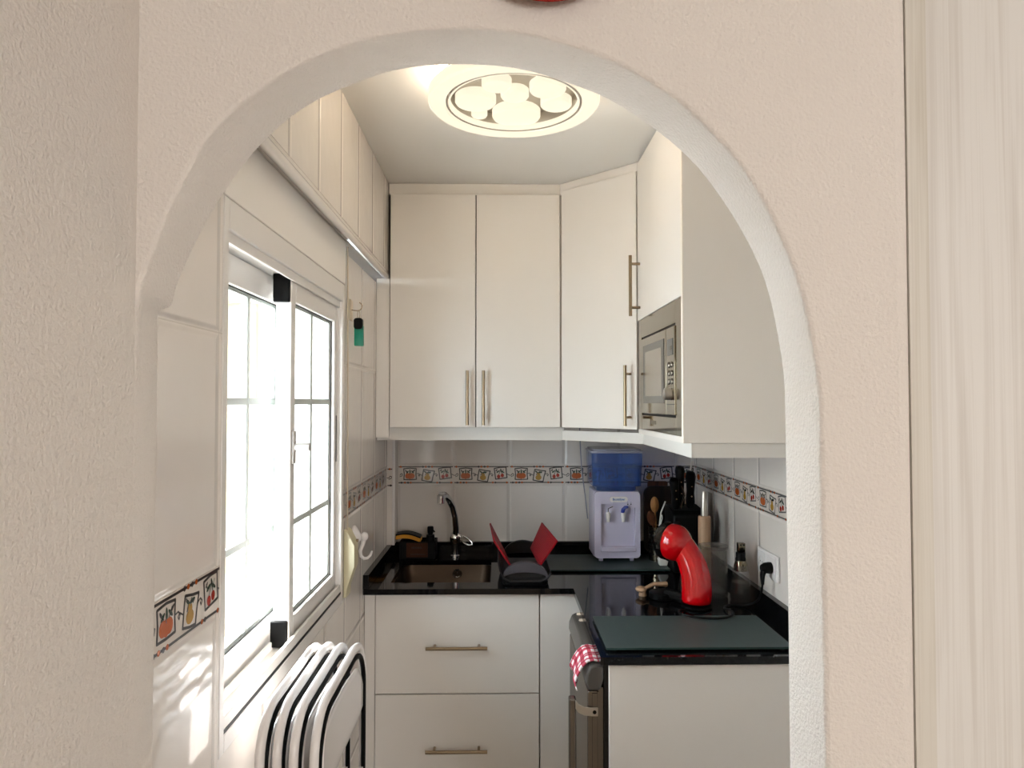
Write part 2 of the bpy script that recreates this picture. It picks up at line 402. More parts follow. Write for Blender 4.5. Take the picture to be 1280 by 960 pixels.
fpoly = [(x, z) for x, y, z in fr]
keep = [p for i, p in enumerate(fpoly) if i >= 4]
aw.add([(x, .872, z) for x, z in keep] + [(XE - .022, .872, 0), (XE - .022, .872, CEIL), (-.457, .872, CEIL)], [tuple(range(len(keep) + 3))])
ed = [(XE - .022, .872)] + [(XE - .022 + .022 * math.sin(a), .894 - .022 * math.cos(a)) for a in (PI / 8, PI / 4, 3 * PI / 8, PI / 2)] + [(XE, .97)]
aw.add([(x, y, z) for z in (0, CEIL) for x, y in ed], [(i, i + 1, len(ed) + i + 1, len(ed) + i) for i in range(len(ed) - 1)])
bk = [(x, z) for x, z in F_]
aw.add([(x, .97, z) for x, z in bk[4:]] + [(1.02, .97, 0), (1.02, .97, CEIL), (-.4766, .97, CEIL)], [tuple(range(len(bk) - 4 + 3))])
aw.box(XE, .94, 0, 1.02, .985, CEIL)
struct(aw.build('wall_front', ang=50, fixn=False, smooth=True))
struct(mb('plaster').prism([(-.457, -3.2), (-.457, .872), (-.4766, .9705), (-.72, .9705), (-.72, -3.2)], 0, CEIL, 'z').build('wall_living_left'))
struct(boxes('plaster', (2.5, -3.2, 0, 2.6, .95, CEIL), (1.0, .955, 0, 2.6, 1.0, CEIL)).build('wall_living_right'))
struct(boxes('plaster', (-.72, -3.3, 0, 2.6, -3.2, CEIL)).build('wall_living_back'))
# pipe boxing in the far left corner
struct(mb('tile_plain').box(XL, 2.985, .95, -.452, YB, CEIL).mat('white_gloss').box(-.461, 2.979, .95, -.4495, 2.9855, 1.47).build('trim_2', bevel=.002))
# ------------------------------------------------------------------ fruit border tiles (pattern stays inside the mesh)
def border(name, frame, length, first, skip=0):
    """frame(u,v,w)->point ; tiles start at u=first and repeat"""
    b = MB(); w = [0]
    def quad(pts, m, lift):
        w[0] += 1; lift += (w[0] % 40) * 4e-6
        b.mat(m); b.add([frame(u, v, lift) for u, v in pts], [tuple(range(len(pts)))])
    def clipu(u): return min(max(u, 0), length)
    def line(pts, th, m, lift, closed=False):
        L = list(pts) + ([pts[0]] if closed else [])
        for (u0, v0), (u1, v1) in zip(L, L[1:]):
            if u0 < 0 or u1 < 0 or u0 > length or u1 > length: continue
            d = Vector((u1 - u0, v1 - v0)); q = d.length
            if q < 1e-6: continue
            d /= q; nx, ny = -d.y * th * .65, d.x * th * .65; e = d * th * .3
            quad([(u0 - e.x + nx, v0 - e.y + ny), (u0 - e.x - nx, v0 - e.y - ny), (u1 + e.x - nx, v1 + e.y - ny), (u1 + e.x + nx, v1 + e.y + ny)], m, lift)
    def ell(u, v, a, c, m, lift, rot=0, k=14):
        if u - a < 0 or u + a > length: return
        pts = []
        for i in range(k):
            t = 2 * PI * i / k; x, y = a * math.cos(t), c * math.sin(t)
            pts.append((u + x * math.cos(rot) - y * math.sin(rot), v + x * math.sin(rot) + y * math.cos(rot)))
        quad(pts, m, lift)
    b.mat('print_base'); b.add([frame(0, 0, 0), frame(length, 0, 0), frame(length, .078, 0), frame(0, .078, 0), frame(0, 0, .0006), frame(length, 0, .0006), frame(length, .078, .0006), frame(0, .078, .0006)],
                               [(4, 5, 6, 7), (0, 1, 5, 4), (2, 3, 7, 6), (1, 2, 6, 5), (3, 0, 4, 7)])
    z1, z2, z3, z4 = .0008, .001, .0012, .0014
    Z = lambda px, py: ((px - 82) / 1280, (195 - py) / 97 * .078)
    k0 = int(math.floor(-first / TILE)) - 1
    for k in range(k0, k0 + int(length / TILE) + 4):
        o = first + k * TILE
        def S(L): return [(o + Z(*p)[0], Z(*p)[1]) for p in L]
        for py in (103, 190):
            a, c = clipu(o + .004), clipu(o + TILE - .004)
            if c - a > .004: line([(a, Z(0, py)[1]), (c, Z(0, py)[1])], .0034, 'print_line', z1)
        for px, py, m in ((98, 103, 'print_orange'), (224, 103, 'print_line'), (240, 103, 'print_orange'), (258, 103, 'print_line'), (276, 103, 'print_orange'), (103, 190, 'print_line'), (122, 190, 'print_orange'), (140, 190, 'print_line'), (155, 190, 'print_orange'), (305, 190, 'print_orange'), (320, 190, 'print_line'), (385, 190, 'print_orange')):
            u, v = Z(px, py); ell(o + u, v, .0046, .0046, m, z3, k=8)
        for q in ([(115, 114), (151, 110), (186, 113), (184, 142), (187, 172), (150, 174), (116, 173), (118, 142)], [(228, 118), (262, 124), (290, 127), (281, 156), (275, 185), (248, 183), (218, 177), (222, 148)], [(313, 113), (346, 107), (380, 106), (382, 135), (386, 163), (352, 168), (321, 172), (317, 142)]):
            line(S(q), .0036, 'print_line', z1, True)
        for q in ([(94, 150), (100, 140), (108, 143), (106, 153), (99, 155), (93, 158)], [(188, 141), (199, 139), (207, 147), (203, 155), (198, 149), (205, 143), (218, 150)], [(286, 146), (297, 140), (306, 147), (301, 155), (297, 148)], [(384, 142), (392, 146), (397, 148)], [(82, 150), (94, 150)]):
            line(S(q), .0022, 'print_line', z1)
        for px, py, a, c, m, r in ((138, 153, .012, .0125, 'print_orange', 0), (162, 153, .012, .0125, 'print_orange', 0), (150, 154, .011, .0135, 'print_orange', 0),
                                   (249, 163, .0135, .0115, 'print_yellow', 0), (250, 148, .0075, .011, 'print_yellow', .1),
                                   (338, 157, .0075, .0085, 'print_red', 0), (359, 151, .0075, .0085, 'print_red', 0),
                                   (136, 132, .008, .003, 'print_green', .8), (151, 128, .009, .003, 'print_green', 1.7), (166, 131, .009, .003, 'print_green', 2.4), (128, 126, .006, .0026, 'print_line', 2.2), (174, 124, .007, .0026, 'print_line', .7),
                                   (258, 134, .010, .0035, 'print_green', .2), (238, 132, .007, .003, 'print_green', 2.6),
                                   (335, 130, .009, .003, 'print_green', .6), (352, 124, .009, .003, 'print_green', 1.9), (362, 132, .008, .003, 'print_green', 2.6), (326, 122, .006, .0024, 'print_line', .9)):
            u, v = Z(px, py); ell(o + u, v, a, c, m, z2 if m in ('print_orange', 'print_yellow') else z4, r)
        for q in ([(150, 145), (148, 128)], [(250, 142), (256, 128)], [(338, 150), (348, 124)], [(359, 144), (350, 124)], [(130, 125), (140, 137)], [(172, 122), (160, 138)], [(232, 124), (242, 136), (236, 150)], [(270, 132), (262, 140)], [(324, 120), (334, 136)], [(366, 118), (356, 134)]):
            line(S(q), .0020, 'print_line', z3)
    return struct(b.build(name, smooth=False, fixn=False))
border('trim_3', lambda u, v, w: (-.452 + u, YB - w, BZ0 + v), 1.322, .246)
border('trim_4', lambda u, v, w: (XR - w, YB - .001 - u, BZ0 + v), 2.05, YB - .001 - 2.83)
border('trim_5', lambda u, v, w: (XL + w, .9715 + u, BZ0 + v), WY0 - .9715 - .002, -.0035)
border('trim_6', lambda u, v, w: (XL + w, WY1 + .004 + u, BZ0 + v), 2.98 - WY1 - .004, 2.435 - WY1 - .004)
border('trim_7', lambda u, v, w: (XL + u, 2.985 - w, BZ0 + v), .0235, 0)

# ------------------------------------------------------------------ window
win = bpy.data.objects.new('window_1', None); COL.objects.link(win); win.location = (-.53, (WY0 + WY1) / 2, WZ0); win['kind'] = 'structure'
xf0, xf1 = -.62, -.4832
FW = .022
f = mb('white_pvc')
f.box(xf0, WY0, WZ0, xf1, WY0 + FW, WZ1).box(xf0, WY1 - FW, WZ0, xf1, WY1, WZ1)
f.box(xf0, WY0 + FW, WZ1 - .055, xf1, WY1 - FW, WZ1).box(xf0, WY0 + FW, WZ0, xf1, WY1 - FW, WZ0 + .032)
f.box(-.494, WY0 + FW, WZ0 + .03, -.4848, WY1 - FW, WZ0 + .062)           # inner upstand of the bottom track
f.box(-.545, WY0 + FW, WZ0 + .03, -.538, WY1 - FW, WZ0 + .05)
f.box(-.498, WY0 + FW, WZ1 - .075, -.491, WY1 - FW, WZ1 - .05)
f.build('frame', win, bevel=.002)
boxes('rubber', (-.4847, WY0 + FW, WZ0 + .033, -.4838, WY1 - FW, WZ0 + .040)).build('gasket', win)
def sash(y0, y1, xc, th, name, zm1, zm2, stile, top, bot):
    z0, z1 = WZ0 + .036, WZ1 - .058
    s = mb('white_pvc'); a, b = xc - th / 2, xc + th / 2
    s.box(a, y0, z0, b, y0 + stile, z1).box(a, y1 - stile, z0, b, y1, z1).box(a, y0 + stile, z1 - top, b, y1 - stile, z1).box(a, y0 + stile, z0, b, y1 - stile, z0 + bot)
    so = s.build(name, win, bevel=.0025)
    gy0, gy1, gz0, gz1 = y0 + stile, y1 - stile, z0 + bot, z1 - top
    g = mb('rubber')
    for q in ((gy0, gz0, gy0 + .003, gz1), (gy1 - .003, gz0, gy1, gz1), (gy0, gz0, gy1, gz0 + .003), (gy0, gz1 - .003, gy1, gz1)): g.box(xc + .0075, q[0], q[1], xc + .010, q[2], q[3])
    g.build('glazing_seal', so)
    pn = mb('glass'); pn.add([(xc - .008, gy0, gz0), (xc - .008, gy1, gz0), (xc - .008, gy1, gz1), (xc - .008, gy0, gz1)], [(0, 1, 2, 3)]); pn.build('pane', so, smooth=False)
    sp = mb('bar_grey')
    for q in ((gy0, gz0, gy0 + .011, gz1), (gy1 - .011, gz0, gy1, gz1), (gy0 + .011, gz0, gy1 - .011, gz0 + .008), (gy0 + .011, gz1 - .008, gy1 - .011, gz1)): sp.box(xc - .007, q[0], q[1], xc + .004, q[2], q[3])
    sp.build('pane_spacer', so)
    m = mb('bar_grey'); ym = (gy0 + gy1) / 2
    m.box(xc - .006, ym - .008, gz0, xc + .005, ym + .008, gz1)
    for zz in (zm1, zm2):
        for ya, yb in ((gy0, ym - .008), (ym + .008, gy1)): m.box(xc - .006, ya, zz - .008, xc + .005, yb, zz + .008)
    m.build('glazing_bar', so, bevel=.002)
    return so
ym = (WY0 + WY1) / 2
sash(1.345, 1.80, -.573, .036, 'outer_sash', 1.562, 1.245, .034, .062, .062)
fs_ = sash(ym - .018, WY1 - FW + .004, -.519, .038, 'inner_sash', 1.562, 1.262, .034, .062, .062)
h = mb('bar_pale').box(-.500, ym - .012, 1.412, -.494, ym + .010, 1.492)
h.build('handle_plate', fs_, bevel=.003)
h = mb('bar_pale').lathe([(.0, .0), (.010, .0), (.010, .034), (.009, .036), (0.007, .036), (.007, .030), (0, .030)], (-.495, ym, 1.452), 16, 'x'); h.build('handle_knob', fs_)
for z0, z1, nm in ((WZ1 - .125, WZ1 - .056, 'top_guide'), (WZ0 + .036, WZ0 + .098, 'bottom_guide')):
    boxes('black', (-.543, ym - .026, z0, -.503, ym - .016, z1)).build(nm, fs_, bevel=.003)
boxes('rubber', (-.4995, WY1 - FW - .010, 1.38, -.4985, WY1 - FW - .004, 1.52)).build('latch_slot', fs_)
# roller shutter box panel above the window
struct(boxes('cab', (-.70, WY0 - .005, WZ1, XL + .004, WY1 + .006, 2.062)).build('trim_8', bevel=.002))
# shutter strap and its winder
sb = tag(mb('strap').tube([(-.480, 2.178, 2.05), (-.479, 2.180, 1.9), (-.478, 2.186, 1.5), (-.478, 2.190, 1.15)], .0045, 6, flat=(.5, 1, 1)).build('shutter_strap'), 'thin beige shutter strap hanging beside the right edge of the window', 'strap')
sw = thing('strap_winder', 'cream plastic shutter strap winder box beside the lower right window corner', 'strap winder', (-.477, 2.19, .96))
mb('cream').prism([(XL + .001, .955), (XL + .010, .955), (XL + .012, .985), (XL + .034, 1.05), (XL + .034, 1.115), (XL + .024, 1.135), (XL + .012, 1.158), (XL + .001, 1.165)], 2.165, 2.225, 'y').build('winder_case', sw, bevel=.002)
mb('steel').lathe([(0, 0), (.005, 0), (.005, .007), (0, .008)], (XL + .030, 2.212, 1.123), 12, 'x').build('screw', sw)
# hooks
k1 = thing('wall_hook', 'small metal hook on a pale pad beside the window, key fob on it', 'hook', (XL + .002, 2.245, 1.84))
boxes('strap', (XL + .0005, 2.225, 1.825, XL + .004, 2.265, 1.892)).build('pad', k1, bevel=.001)
mb('steel').tube([(XL + .003, 2.245, 1.86), (XL + .012, 2.245, 1.858), (XL + .024, 2.245, 1.857), (XL + .031, 2.245, 1.859), (XL + .037, 2.245, 1.866), (XL + .038, 2.245, 1.874), (XL + .034, 2.245, 1.881), (XL + .029, 2.245, 1.884)], .0016, 8).build('hook_wire', k1)
fb = thing('key_fob', 'translucent green key fob with black cap hanging from the metal hook', 'key fob', (XL + .028, 2.245, 1.78))
mb('green_fob').prism(rrect(XL + .014, 1.742, XL + .043, 1.81, .004), 2.238, 2.252, 'y').build('fob_body', fb)
mb('black').prism(rrect(XL + .012, 1.797, XL + .041, 1.833, .009), 2.236, 2.254, 'y').build('fob_cap', fb, bevel=.002)
mb('steel').tube([(XL + .027 + .004 * math.cos(t), 2.245, 1.844 + .014 * math.sin(t)) for t in [2 * PI * i / 14 for i in range(14)]], .0009, 6, closed=True).build('split_ring', fb)
k2 = thing('suction_hook', 'white plastic suction hook on the tiles beside the strap winder', 'hook', (XL + .001, 2.30, 1.08))
mb('white_gloss').lathe([(.039, .001), (.039, .005), (.033, .011), (.016, .021), (.008, .028), (0, .029)], (XL, 2.31, 1.115), 28, 'x').build('suction_cup', k2)
mb('white_gloss').sphere((XL + .037, 2.31, 1.117), (.013, .013, .015)).tube([(XL + .037, 2.31, 1.113), (XL + .031, 2.31, 1.09), (XL + .023, 2.31, 1.07), (XL + .026, 2.31, 1.052), (XL + .036, 2.31, 1.044), (XL + .048, 2.31, 1.046), (XL + .057, 2.31, 1.055), (XL + .062, 2.31, 1.069)], [.007, .007, .0065, .006, .0055, .005, .0045, .003], 10).build('hook_arm', k2)

# ------------------------------------------------------------------ outside the window
struct(boxes('ext_tile', (-6, -3, -.1, -.72, 9, -.02)).build('terrace_floor'))
struct(boxes('ext_wall', (-4.7, -3, -.02, -4.5, 9, 3.4)).build('garden_wall'))
po = mb('ext_beige').box(-1.17, -.6, 2.13, -1.09, 5.5, 2.34).box(-1.17, -.6, 2.34, -.72, 5.5, 2.46)
struct(po.build('porch_roof', bevel=.01))
pl = mb('ext_beige').box(-1.26, 3.1, -.02, -1.08, 3.32, 2.14).box(-1.29, 3.07, 2.0, -1.05, 3.35, 2.06)
struct(pl.build('porch_pillar', bevel=.01))
rl = mb('white_pvc')
for zz in (.55, 1.28): rl.box(-1.9, .4, zz, -1.87, 6.0, zz + .03)
for i in range(46): rl.box(-1.89, .4 + i * .125, .1, -1.875, .416 + i * .125, 1.28)
for i in range(4): rl.box(-1.91, .4 + i * 1.85, -.02, -1.86, .45 + i * 1.85, 1.33)
struct(rl.build('terrace_railing'))
struct(boxes('terracotta', (-4.8, -3, 3.4, -4.4, 9, 3.45)).build('garden_wall_coping'))

# ------------------------------------------------------------------ cabinets
def bar_handle(p0, p1, out, parent, name='handle', r=.006):
    p0, p1, out = Vector(p0), Vector(p1), Vector(out); d = (p1 - p0); b = mb('steel')
    b.tube([p0 + out, p1 + out], r, 14)
    for t in (.14, .86): q = p0 + d * t; b.tube([q, q + out], r * .8, 10)
    return b.build(name, parent)
CB, CT = 1.463, 2.378
wc = thing('wall_cabinet', 'white double door wall cabinet above the sink', 'cabinet', (-.1, 2.9, CB))
boxes('cab', (-.43, 2.722, CB + .002, .234, YB - .002, CT)).build('body', wc)
for x0, x1, hx in ((-.429, -.0965, -.126), (-.0925, .2345, -.064)):
    dr = boxes('cab', (x0, 2.70, CB, x1, 2.719, CT)).build('door', wc, bevel=.0015)
    bar_handle((hx, 2.70, 1.472), (hx, 2.70, 1.683), (0, -.034, 0), dr)
boxes('gap', (-.0962, 2.714, CB, -.0928, 2.7215, CT)).build('door_gap', wc)
struct(boxes('cab', (XL + .001, 2.712, CB - .04, -.433, 2.74, 2.046)).build('trim_9'))
# corner cabinet with diagonal door
A = Vector((.2385, 2.70)); B = Vector((.489, 2.452)); dd = (B - A).normalized(); nn = Vector((dd.y, -dd.x))
if nn.y > 0: nn = -nn
cc = thing('corner_cabinet', 'white corner wall cabinet with one diagonal door above the water dispenser', 'cabinet', (.55, 2.8, CB))
A2, B2 = A - nn * .021, B - nn * .021
mb('cab').prism([(A2.x, A2.y), (B2.x, B2.y), (B2.x + .01, 2.452), (XR - .002, 2.452), (XR - .002, YB - .002), (.237, YB - .002), (.237, A2.y)], CB + .002, CT, 'z').build('body', cc)
A3, B3 = A + dd * .003, B - dd * .003
A4, B4 = A3 - nn * .019, B3 - nn * .019
dr = mb('cab').prism([(A3.x, A3.y), (B3.x, B3.y), (B4.x, B4.y), (A4.x, A4.y)], CB, CT + .012, 'z').build('door', cc, bevel=.0015)
hp = B - dd * .030
bar_handle((hp.x, hp.y, 1.476), (hp.x, hp.y, 1.692), (nn.x * .034, nn.y * .034, 0), dr)
# microwave cabinet
XF, YN, YF = .490, 1.842, 2.450
mc = thing('tall_wall_cabinet', 'white right hand wall cabinet holding the built-in microwave under its upper door', 'cabinet', (.68, 2.15, CB - .01))
mb('cab').box(XF + .002, YN, CB - .012, XR - .002, YN + .016, CEIL - .001).mat('cab_edge').box(XF - .001, YN, CB - .012, XF + .0025, YN + .0165, CEIL - .001).build('side_panel', mc, bevel=.001)
boxes('cab', (XF + .022, YN + .017, 1.851, XR - .002, YF - .002, CT), (XF + .0015, YN + .017, CB - .0125, XR - .002, YF - .004, CB + .004), (XR - .02, YN + .017, CB, XR - .002, YF - .002, CT), (XF + .022, YF - .018, CB, XR - .002, YF - .002, CT)).build('body', mc)
dr = boxes('cab', (XF, YN + .019, 1.849, XF + .019, YF - .003, CEIL - .012)).build('door', mc, bevel=.0015)
bar_handle((XF, 2.405, 1.862), (XF, 2.405, 2.075), (-.034, 0, 0), dr)
# fascia strip and light valance
struct(mb('cab').prism([(-.438, 2.716), (.237, 2.716), (.474, 2.478), (.503, 2.450), (.525, 2.450), (.525, 2.46), (.245, 2.74), (-.438, 2.74)], CT + .001, CEIL - .001, 'z').build('trim_10', bevel=.001))
va = mb('valance').prism([(XL + .003, 2.728), (.246, 2.728), (.512, 2.462), (.512, YN + .003), (XR - .003, YN + .003), (XR - .003, YN + .021), (.530, YN + .021), (.530, 2.470), (.254, 2.746), (XL + .003, 2.746)], 1.4115, CB - .013, 'z')
va.box(XL + .003, 2.72, CB - .013, .25, 2.74, CB - .001)
tag(va.build('light_valance'), 'white valance board running under the wall cabinets', 'valance')
# microwave
mw = thing('microwave', 'built-in stainless steel microwave oven in the right hand wall cabinet', 'microwave', (.6, 2.15, CB))
Y0, Y1 = YN + .018, YF - .004
xm = XF + .001
fr = mb('inox')
z0, z1 = CB + .005, 1.847
my0, my1, mz0, mz1 = 1.925, 2.388, 1.523, 1.777
fr.box(xm, Y0, z0, xm + .02, my0, z1).box(xm, my1, z0, xm + .02, Y1, z1).box(xm, my0, z0, xm + .02, my1, mz0 - .006).box(xm, my0, mz1 + .006, xm + .02, my1, z1)
fr.build('surround', mw, bevel=.001)
boxes('inox_dark', (xm + .022, my0 - .02, mz0 - .02, XR - .03, my1 + .02, mz1 + .02)).build('casing', mw)
for zz in (mz1, mz0 - .006): boxes('black', (xm + .004, my0, zz, xm + .02, my1, zz + .006)).build('vent_slot', mw)
yd = 2.025
dr = boxes('inox', (xm - .003, yd + .001, mz0 + .001, xm + .018, my1, mz1 - .001)).build('door', mw, bevel=.0015)
wy0, wy1 = 2.05, 2.345
mb('mw_window').box(xm - .0042, wy0, 1.557, xm - .0032, wy1, 1.750).build('window_frame', dr)
mb('mw_inner').box(xm - .0046, wy0 + .028, 1.580, xm - .0043, wy1 - .035, 1.727).build('window_screen', dr)
cp = boxes('inox', (xm - .003, my0, mz0 + .001, xm + .018, yd - .001, mz1 - .001)).build('control_panel', mw, bevel=.0015)
boxes('display', (xm - .004, 1.943, 1.695, xm - .0032, 2.005, 1.742)).build('display', cp)
text_mesh('88', .02, 'logo_grey', 'display_digits', cp, frame_mat((xm - .0043, 1.962, 1.715), (0, -1, 0), (0, 0, 1)))
for zz in (1.668, 1.644, 1.620):
    for yy in (1.958, 1.990):
        mb('inox_dark').lathe([(0, -.007), (.007, -.0065), (.009, -.004), (.009, -.003)], (xm, yy, zz), 14, 'x').build('button', cp)
mb('satin').lathe([(0, -.022), (.013, -.022), (.0165, -.020), (.018, -.003)], (xm, 1.974, 1.584), 24, 'x').build('knob', cp)
boxes('black', (xm - .0034, my0 + .004, 1.5535, xm - .0032, yd - .006, 1.5555)).build('panel_line', cp)
b = mb('logo_grey')
for i in range(5): b.box(xm - .0008, 2.175 + i * .013, 1.490, xm + .001, 2.183 + i * .013, 1.502 + (.004 if i == 4 else 0))
b.build('maker_mark', mw)

# ------------------------------------------------------------------ base units, worktop
WT = .90
bc = thing('drawer_cabinet', 'white base cabinet with two wide drawers under the sink', 'cabinet', (-.15, 2.75, 0))
boxes('cab', (-.444, 2.522, .15, -.006, 2.86, .5), (-.444, 2.522, .15, -.432, YB - .01, .88), (.128, 2.522, .15, .140, YB - .01, .88), (-.432, YB - .03, .15, .128, YB - .01, .88)).build('body', bc)
boxes('gap', (-.444, 2.58, 0, .140, 2.60, .15)).build('plinth', bc)
for z0, z1, hz in ((.522, .872, .692), (.165, .518, .332)):
    d_ = boxes('cab', (-.4445, 2.50, z0, .1405, 2.519, z1)).build('drawer', bc, bevel=.0015)
    bar_handle((-.262, 2.50, hz), (-.044, 2.50, hz), (0, -.034, 0), d_)
boxes('gap', (-.444, 2.515, .518, .140, 2.5215, .522)).build('drawer_gap', bc)
struct(boxes('cab', (XL + .001, 2.506, 0, -.447, 2.53, .878)).build('trim_11', bevel=.001))
tag(boxes('cab', (.1445, 2.50, .0, .420, 2.519, .872)).build('filler_panel', bevel=.001), 'plain white corner panel between the drawers and the steel appliance', 'panel')
XI, YFR, YPE = .2605, 2.47, 1.805            # inner edge of the right run, front of the far run, near end
wt = thing('worktop', 'black polished granite L-shaped worktop', 'worktop', (.3, 2.6, WT - .02))
sx0, sx1, sy0, sy1 = -.400, -.035, 2.56, 2.92
t = mb('granite'); T0 = WT - .02
t.box(XL + .002, YFR, T0, sx0, YB - .001, WT).box(sx1, YFR, T0, XI, YB - .001, WT).box(sx0, YFR, T0, sx1, sy0, WT).box(sx0, sy1, T0, sx1, YB - .001, WT)
t.box(XI, YPE, T0, XR - .001, YB - .001, WT)
t.build('slab', wt)
tag(boxes('granite', (XL + .001, YB - .022, WT + .0005, XR - .001, YB - .001, .945)).build('upstand', bevel=.001), 'black granite upstand strip along the far tiled wall', 'upstand')
tag(boxes('granite', (XL + .001, YFR, WT + .0005, XL + .022, YB - .0225, .95)).build('upstand', bevel=.001), 'black granite upstand strip along the window wall beside the sink', 'upstand')
tag(boxes('granite', (XR - .022, YPE, WT + .0005, XR - .001, YB - .0225, .945)).build('upstand', bevel=.001), 'black granite upstand strip along the right wall below the socket', 'upstand')
sk = thing('sink', 'stainless steel single bowl undermount sink set into the black worktop', 'sink', (-.215, 2.7, .72))
def bowl(u, v):
    pass
sp = rrect(sx0 - .004, sy0 - .004, sx1 + .004, sy1 + .004, .045, 6); sp2 = rrect(sx0 + .010, sy0 + .010, sx1 - .010, sy1 - .010, .05, 6); sp3 = rrect(sx0 + .03, sy0 + .03, sx1 - .03, sy1 - .03, .045, 6); L = len(sp)
fl = rrect(sx0 - .02, sy0 - .02, sx1 + .02, sy1 + .02, .05, 6)
s_ = mb('sink'); s_.add([(x, y, T0 - .001) for x, y in fl] + [(x, y, T0 - .001) for x, y in sp] + [(x, y, T0 - .14) for x, y in sp2] + [(x, y, T0 - .16) for x, y in sp3],
                        [(i * L + k, i * L + (k + 1) % L, (i + 1) * L + (k + 1) % L, (i + 1) * L + k) for i in range(3) for k in range(L)] + [tuple(3 * L + k for k in range(L))])
s_.build('bowl', sk, ang=60, fixn=False)
mb('chrome').lathe([(.020, -.001), (.020, -.005), (.014, -.006), (.013, -.002), (.004, -.002), (.004, -.005), (0, -.005)], (-.178, sy1 - .004, .845), 24, 'y', cap=False).mat('black').lathe([(0, -.0015), (.013, -.0015)], (-.178, sy1 - .004, .845), 20, 'y', cap=False).build('overflow', sk)
mb('chrome').lathe([(.04, .001), (.038, .004), (.02, .003), (0, .002)], (-.215, 2.70, T0 - .16), 24).build('drain', sk)
# tap
tp = thing('tap', 'chrome single lever kitchen tap with curved spout behind the sink', 'tap', (-.175, 2.99, WT))
mb('chrome').lathe([(.020, 0), (.020, .005), (.015, .009), (.014, .045), (.020, .055), (.024, .080), (.021, .095), (.012, .104), (0, .106)], (-.192, 2.99, WT), 24).build('tap_body', tp)
mb('chrome').tube([(-.190, 2.985, .965), (-.188, 2.982, 1.02), (-.192, 2.970, 1.075), (-.202, 2.945, 1.122), (-.216, 2.905, 1.158), (-.230, 2.865, 1.178), (-.240, 2.845, 1.179)], [.015, .0145, .014, .0145, .0150, .0155, .0155], 16).build('spout', tp)
mb('chrome').lathe([(.0145, -.014), (.0155, -.010), (.0155, .018), (.012, .021), (0, .022)], (-.2415, 2.842, 1.162), 20).mat('black').lathe([(0, -.0145), (.011, -.0145)], (-.2415, 2.842, 1.162), 20, cap=False).build('aerator', tp)
lp = [(-.168, 2.985, .993), (-.153, 2.965, .991), (-.133, 2.955, .980), (-.119, 2.95, .967), (-.117, 2.95, .958), (-.131, 2.95, .955), (-.149, 2.955, .961), (-.168, 2.97, .974)]
mb('chrome').tube(lp, .0042, 10, closed=True).tube([(-.194, 2.988, .995), (-.179, 2.982, .990), (-.165, 2.980, .983)], [.012, .011, .006], 12).build('lever', tp)

# ------------------------------------------------------------------ right run: end panel and steel appliance
tag(boxes('cab', (.2845, YPE + .008, 0, XR - .002, YPE + .026, T0 - .004)).build('end_panel', bevel=.001), 'large plain white end panel under the near end of the worktop', 'panel')
ap = thing('dishwasher', 'slim stainless steel appliance under the right worktop, cloth over its grip', 'appliance', (.45, 2.07, 0))
ay0, ay1 = 1.838, 2.285
boxes('gap', (.275, ay0, .06, .82, ay1, .872)).build('body', ap)
boxes('inox_dark', (.2575, ay0 + .002, .15, .2735, ay1, .81)).build('door_liner', ap, bevel=.002)
dp = mb('inox_dark').prism([(.229, .12), (.255, .12), (.255, .805), (.232, .805), (.229, .80)], ay0 - .012, ay1, 'y'); dp.build('door', ap, bevel=.002)
boxes('inox_dark', (.2415, ay0 - .0145, .12, .2545, ay0 - .012, .80)).build('door_edge_trim', ap)
gp = mb('grip_grey').prism([(.232, .806), (.262, .806), (.272, .835), (.272, .868), (.250, .872), (.236, .866), (.227, .845), (.226, .822)], ay0 - .012, ay1, 'y'); gp.build('grip', ap, bevel=.005, seg=3)
for yy in (2.20, 2.262): mb('chrome').lathe([(0, -.014), (.008, -.012), (.009, 0)], (.262, yy, .8700), 16, 'x').build('knob', ap)
hn = mb('inox_dark').box(.181, ay0 - .012, .10, .200, ay0 + .016, .785)
ho = hn.build('door_handle', ap, bevel=.005, seg=3)
br = mb('satin'); pts = [(.197, .785), (.205, .774), (.220, .767), (.240, .765), (.2555, .765)]
top = [(x, z + .0) for x, z in pts]; poly = top + [(x, z - .022) for x, z in reversed(pts)]
br.prism(poly, ay0 - .019, ay0 - .0150, 'y'); br.build('handle_bracket', ho, bevel=.001)
mb('black').lathe([(0, -.0205), (.005, -.0200), (.005, -.019)], (.2465, ay0, .754), 14, 'y').build('screw', ho)
boxes('inox_dark', (.2565, ay0 - .004, .06, .2595, ay0 + .002, .80)).build('side_strip', ap)
# tea towel draped over the grip
tw = MB().mat('cloth'); prof = [(.213, .806), (.206, .818), (.2125, .838), (.222, .858), (.236, .874), (.252, .877), (.266, .873), (.270, .874)]
def tow(u, v):
    p = v * (len(prof) - 1); i = min(int(p), len(prof) - 2); f_ = p - i
    x = prof[i][0] * (1 - f_) + prof[i + 1][0] * f_; z = prof[i][1] * (1 - f_) + prof[i + 1][1] * f_
    fall = (1 - v) ** 1.5
    z += -.010 * fall * (1 - u) + .006 * math.sin(u * 9) * fall + .0018 * math.sin(u * 17 + 3 * v)
    x += -.005 * fall * math.sin(u * 7 + .5) - .004 * fall
    return (x - .002, 1.846 + .115 * u + .012 * fall * math.sin(v * 6), z + .002)
NU, NV = 34, 26
tw.grid(tow, NU, NV); tw.uv = [(5.2 * (i / NU), 5.6 * (j / NV)) for i in range(NU + 1) for j in range(NV + 1)]
tag(tw.build('tea_towel', solid=.004, fixn=False, ang=180), 'red and white checked tea towel draped over the steel appliance grip', 'towel')

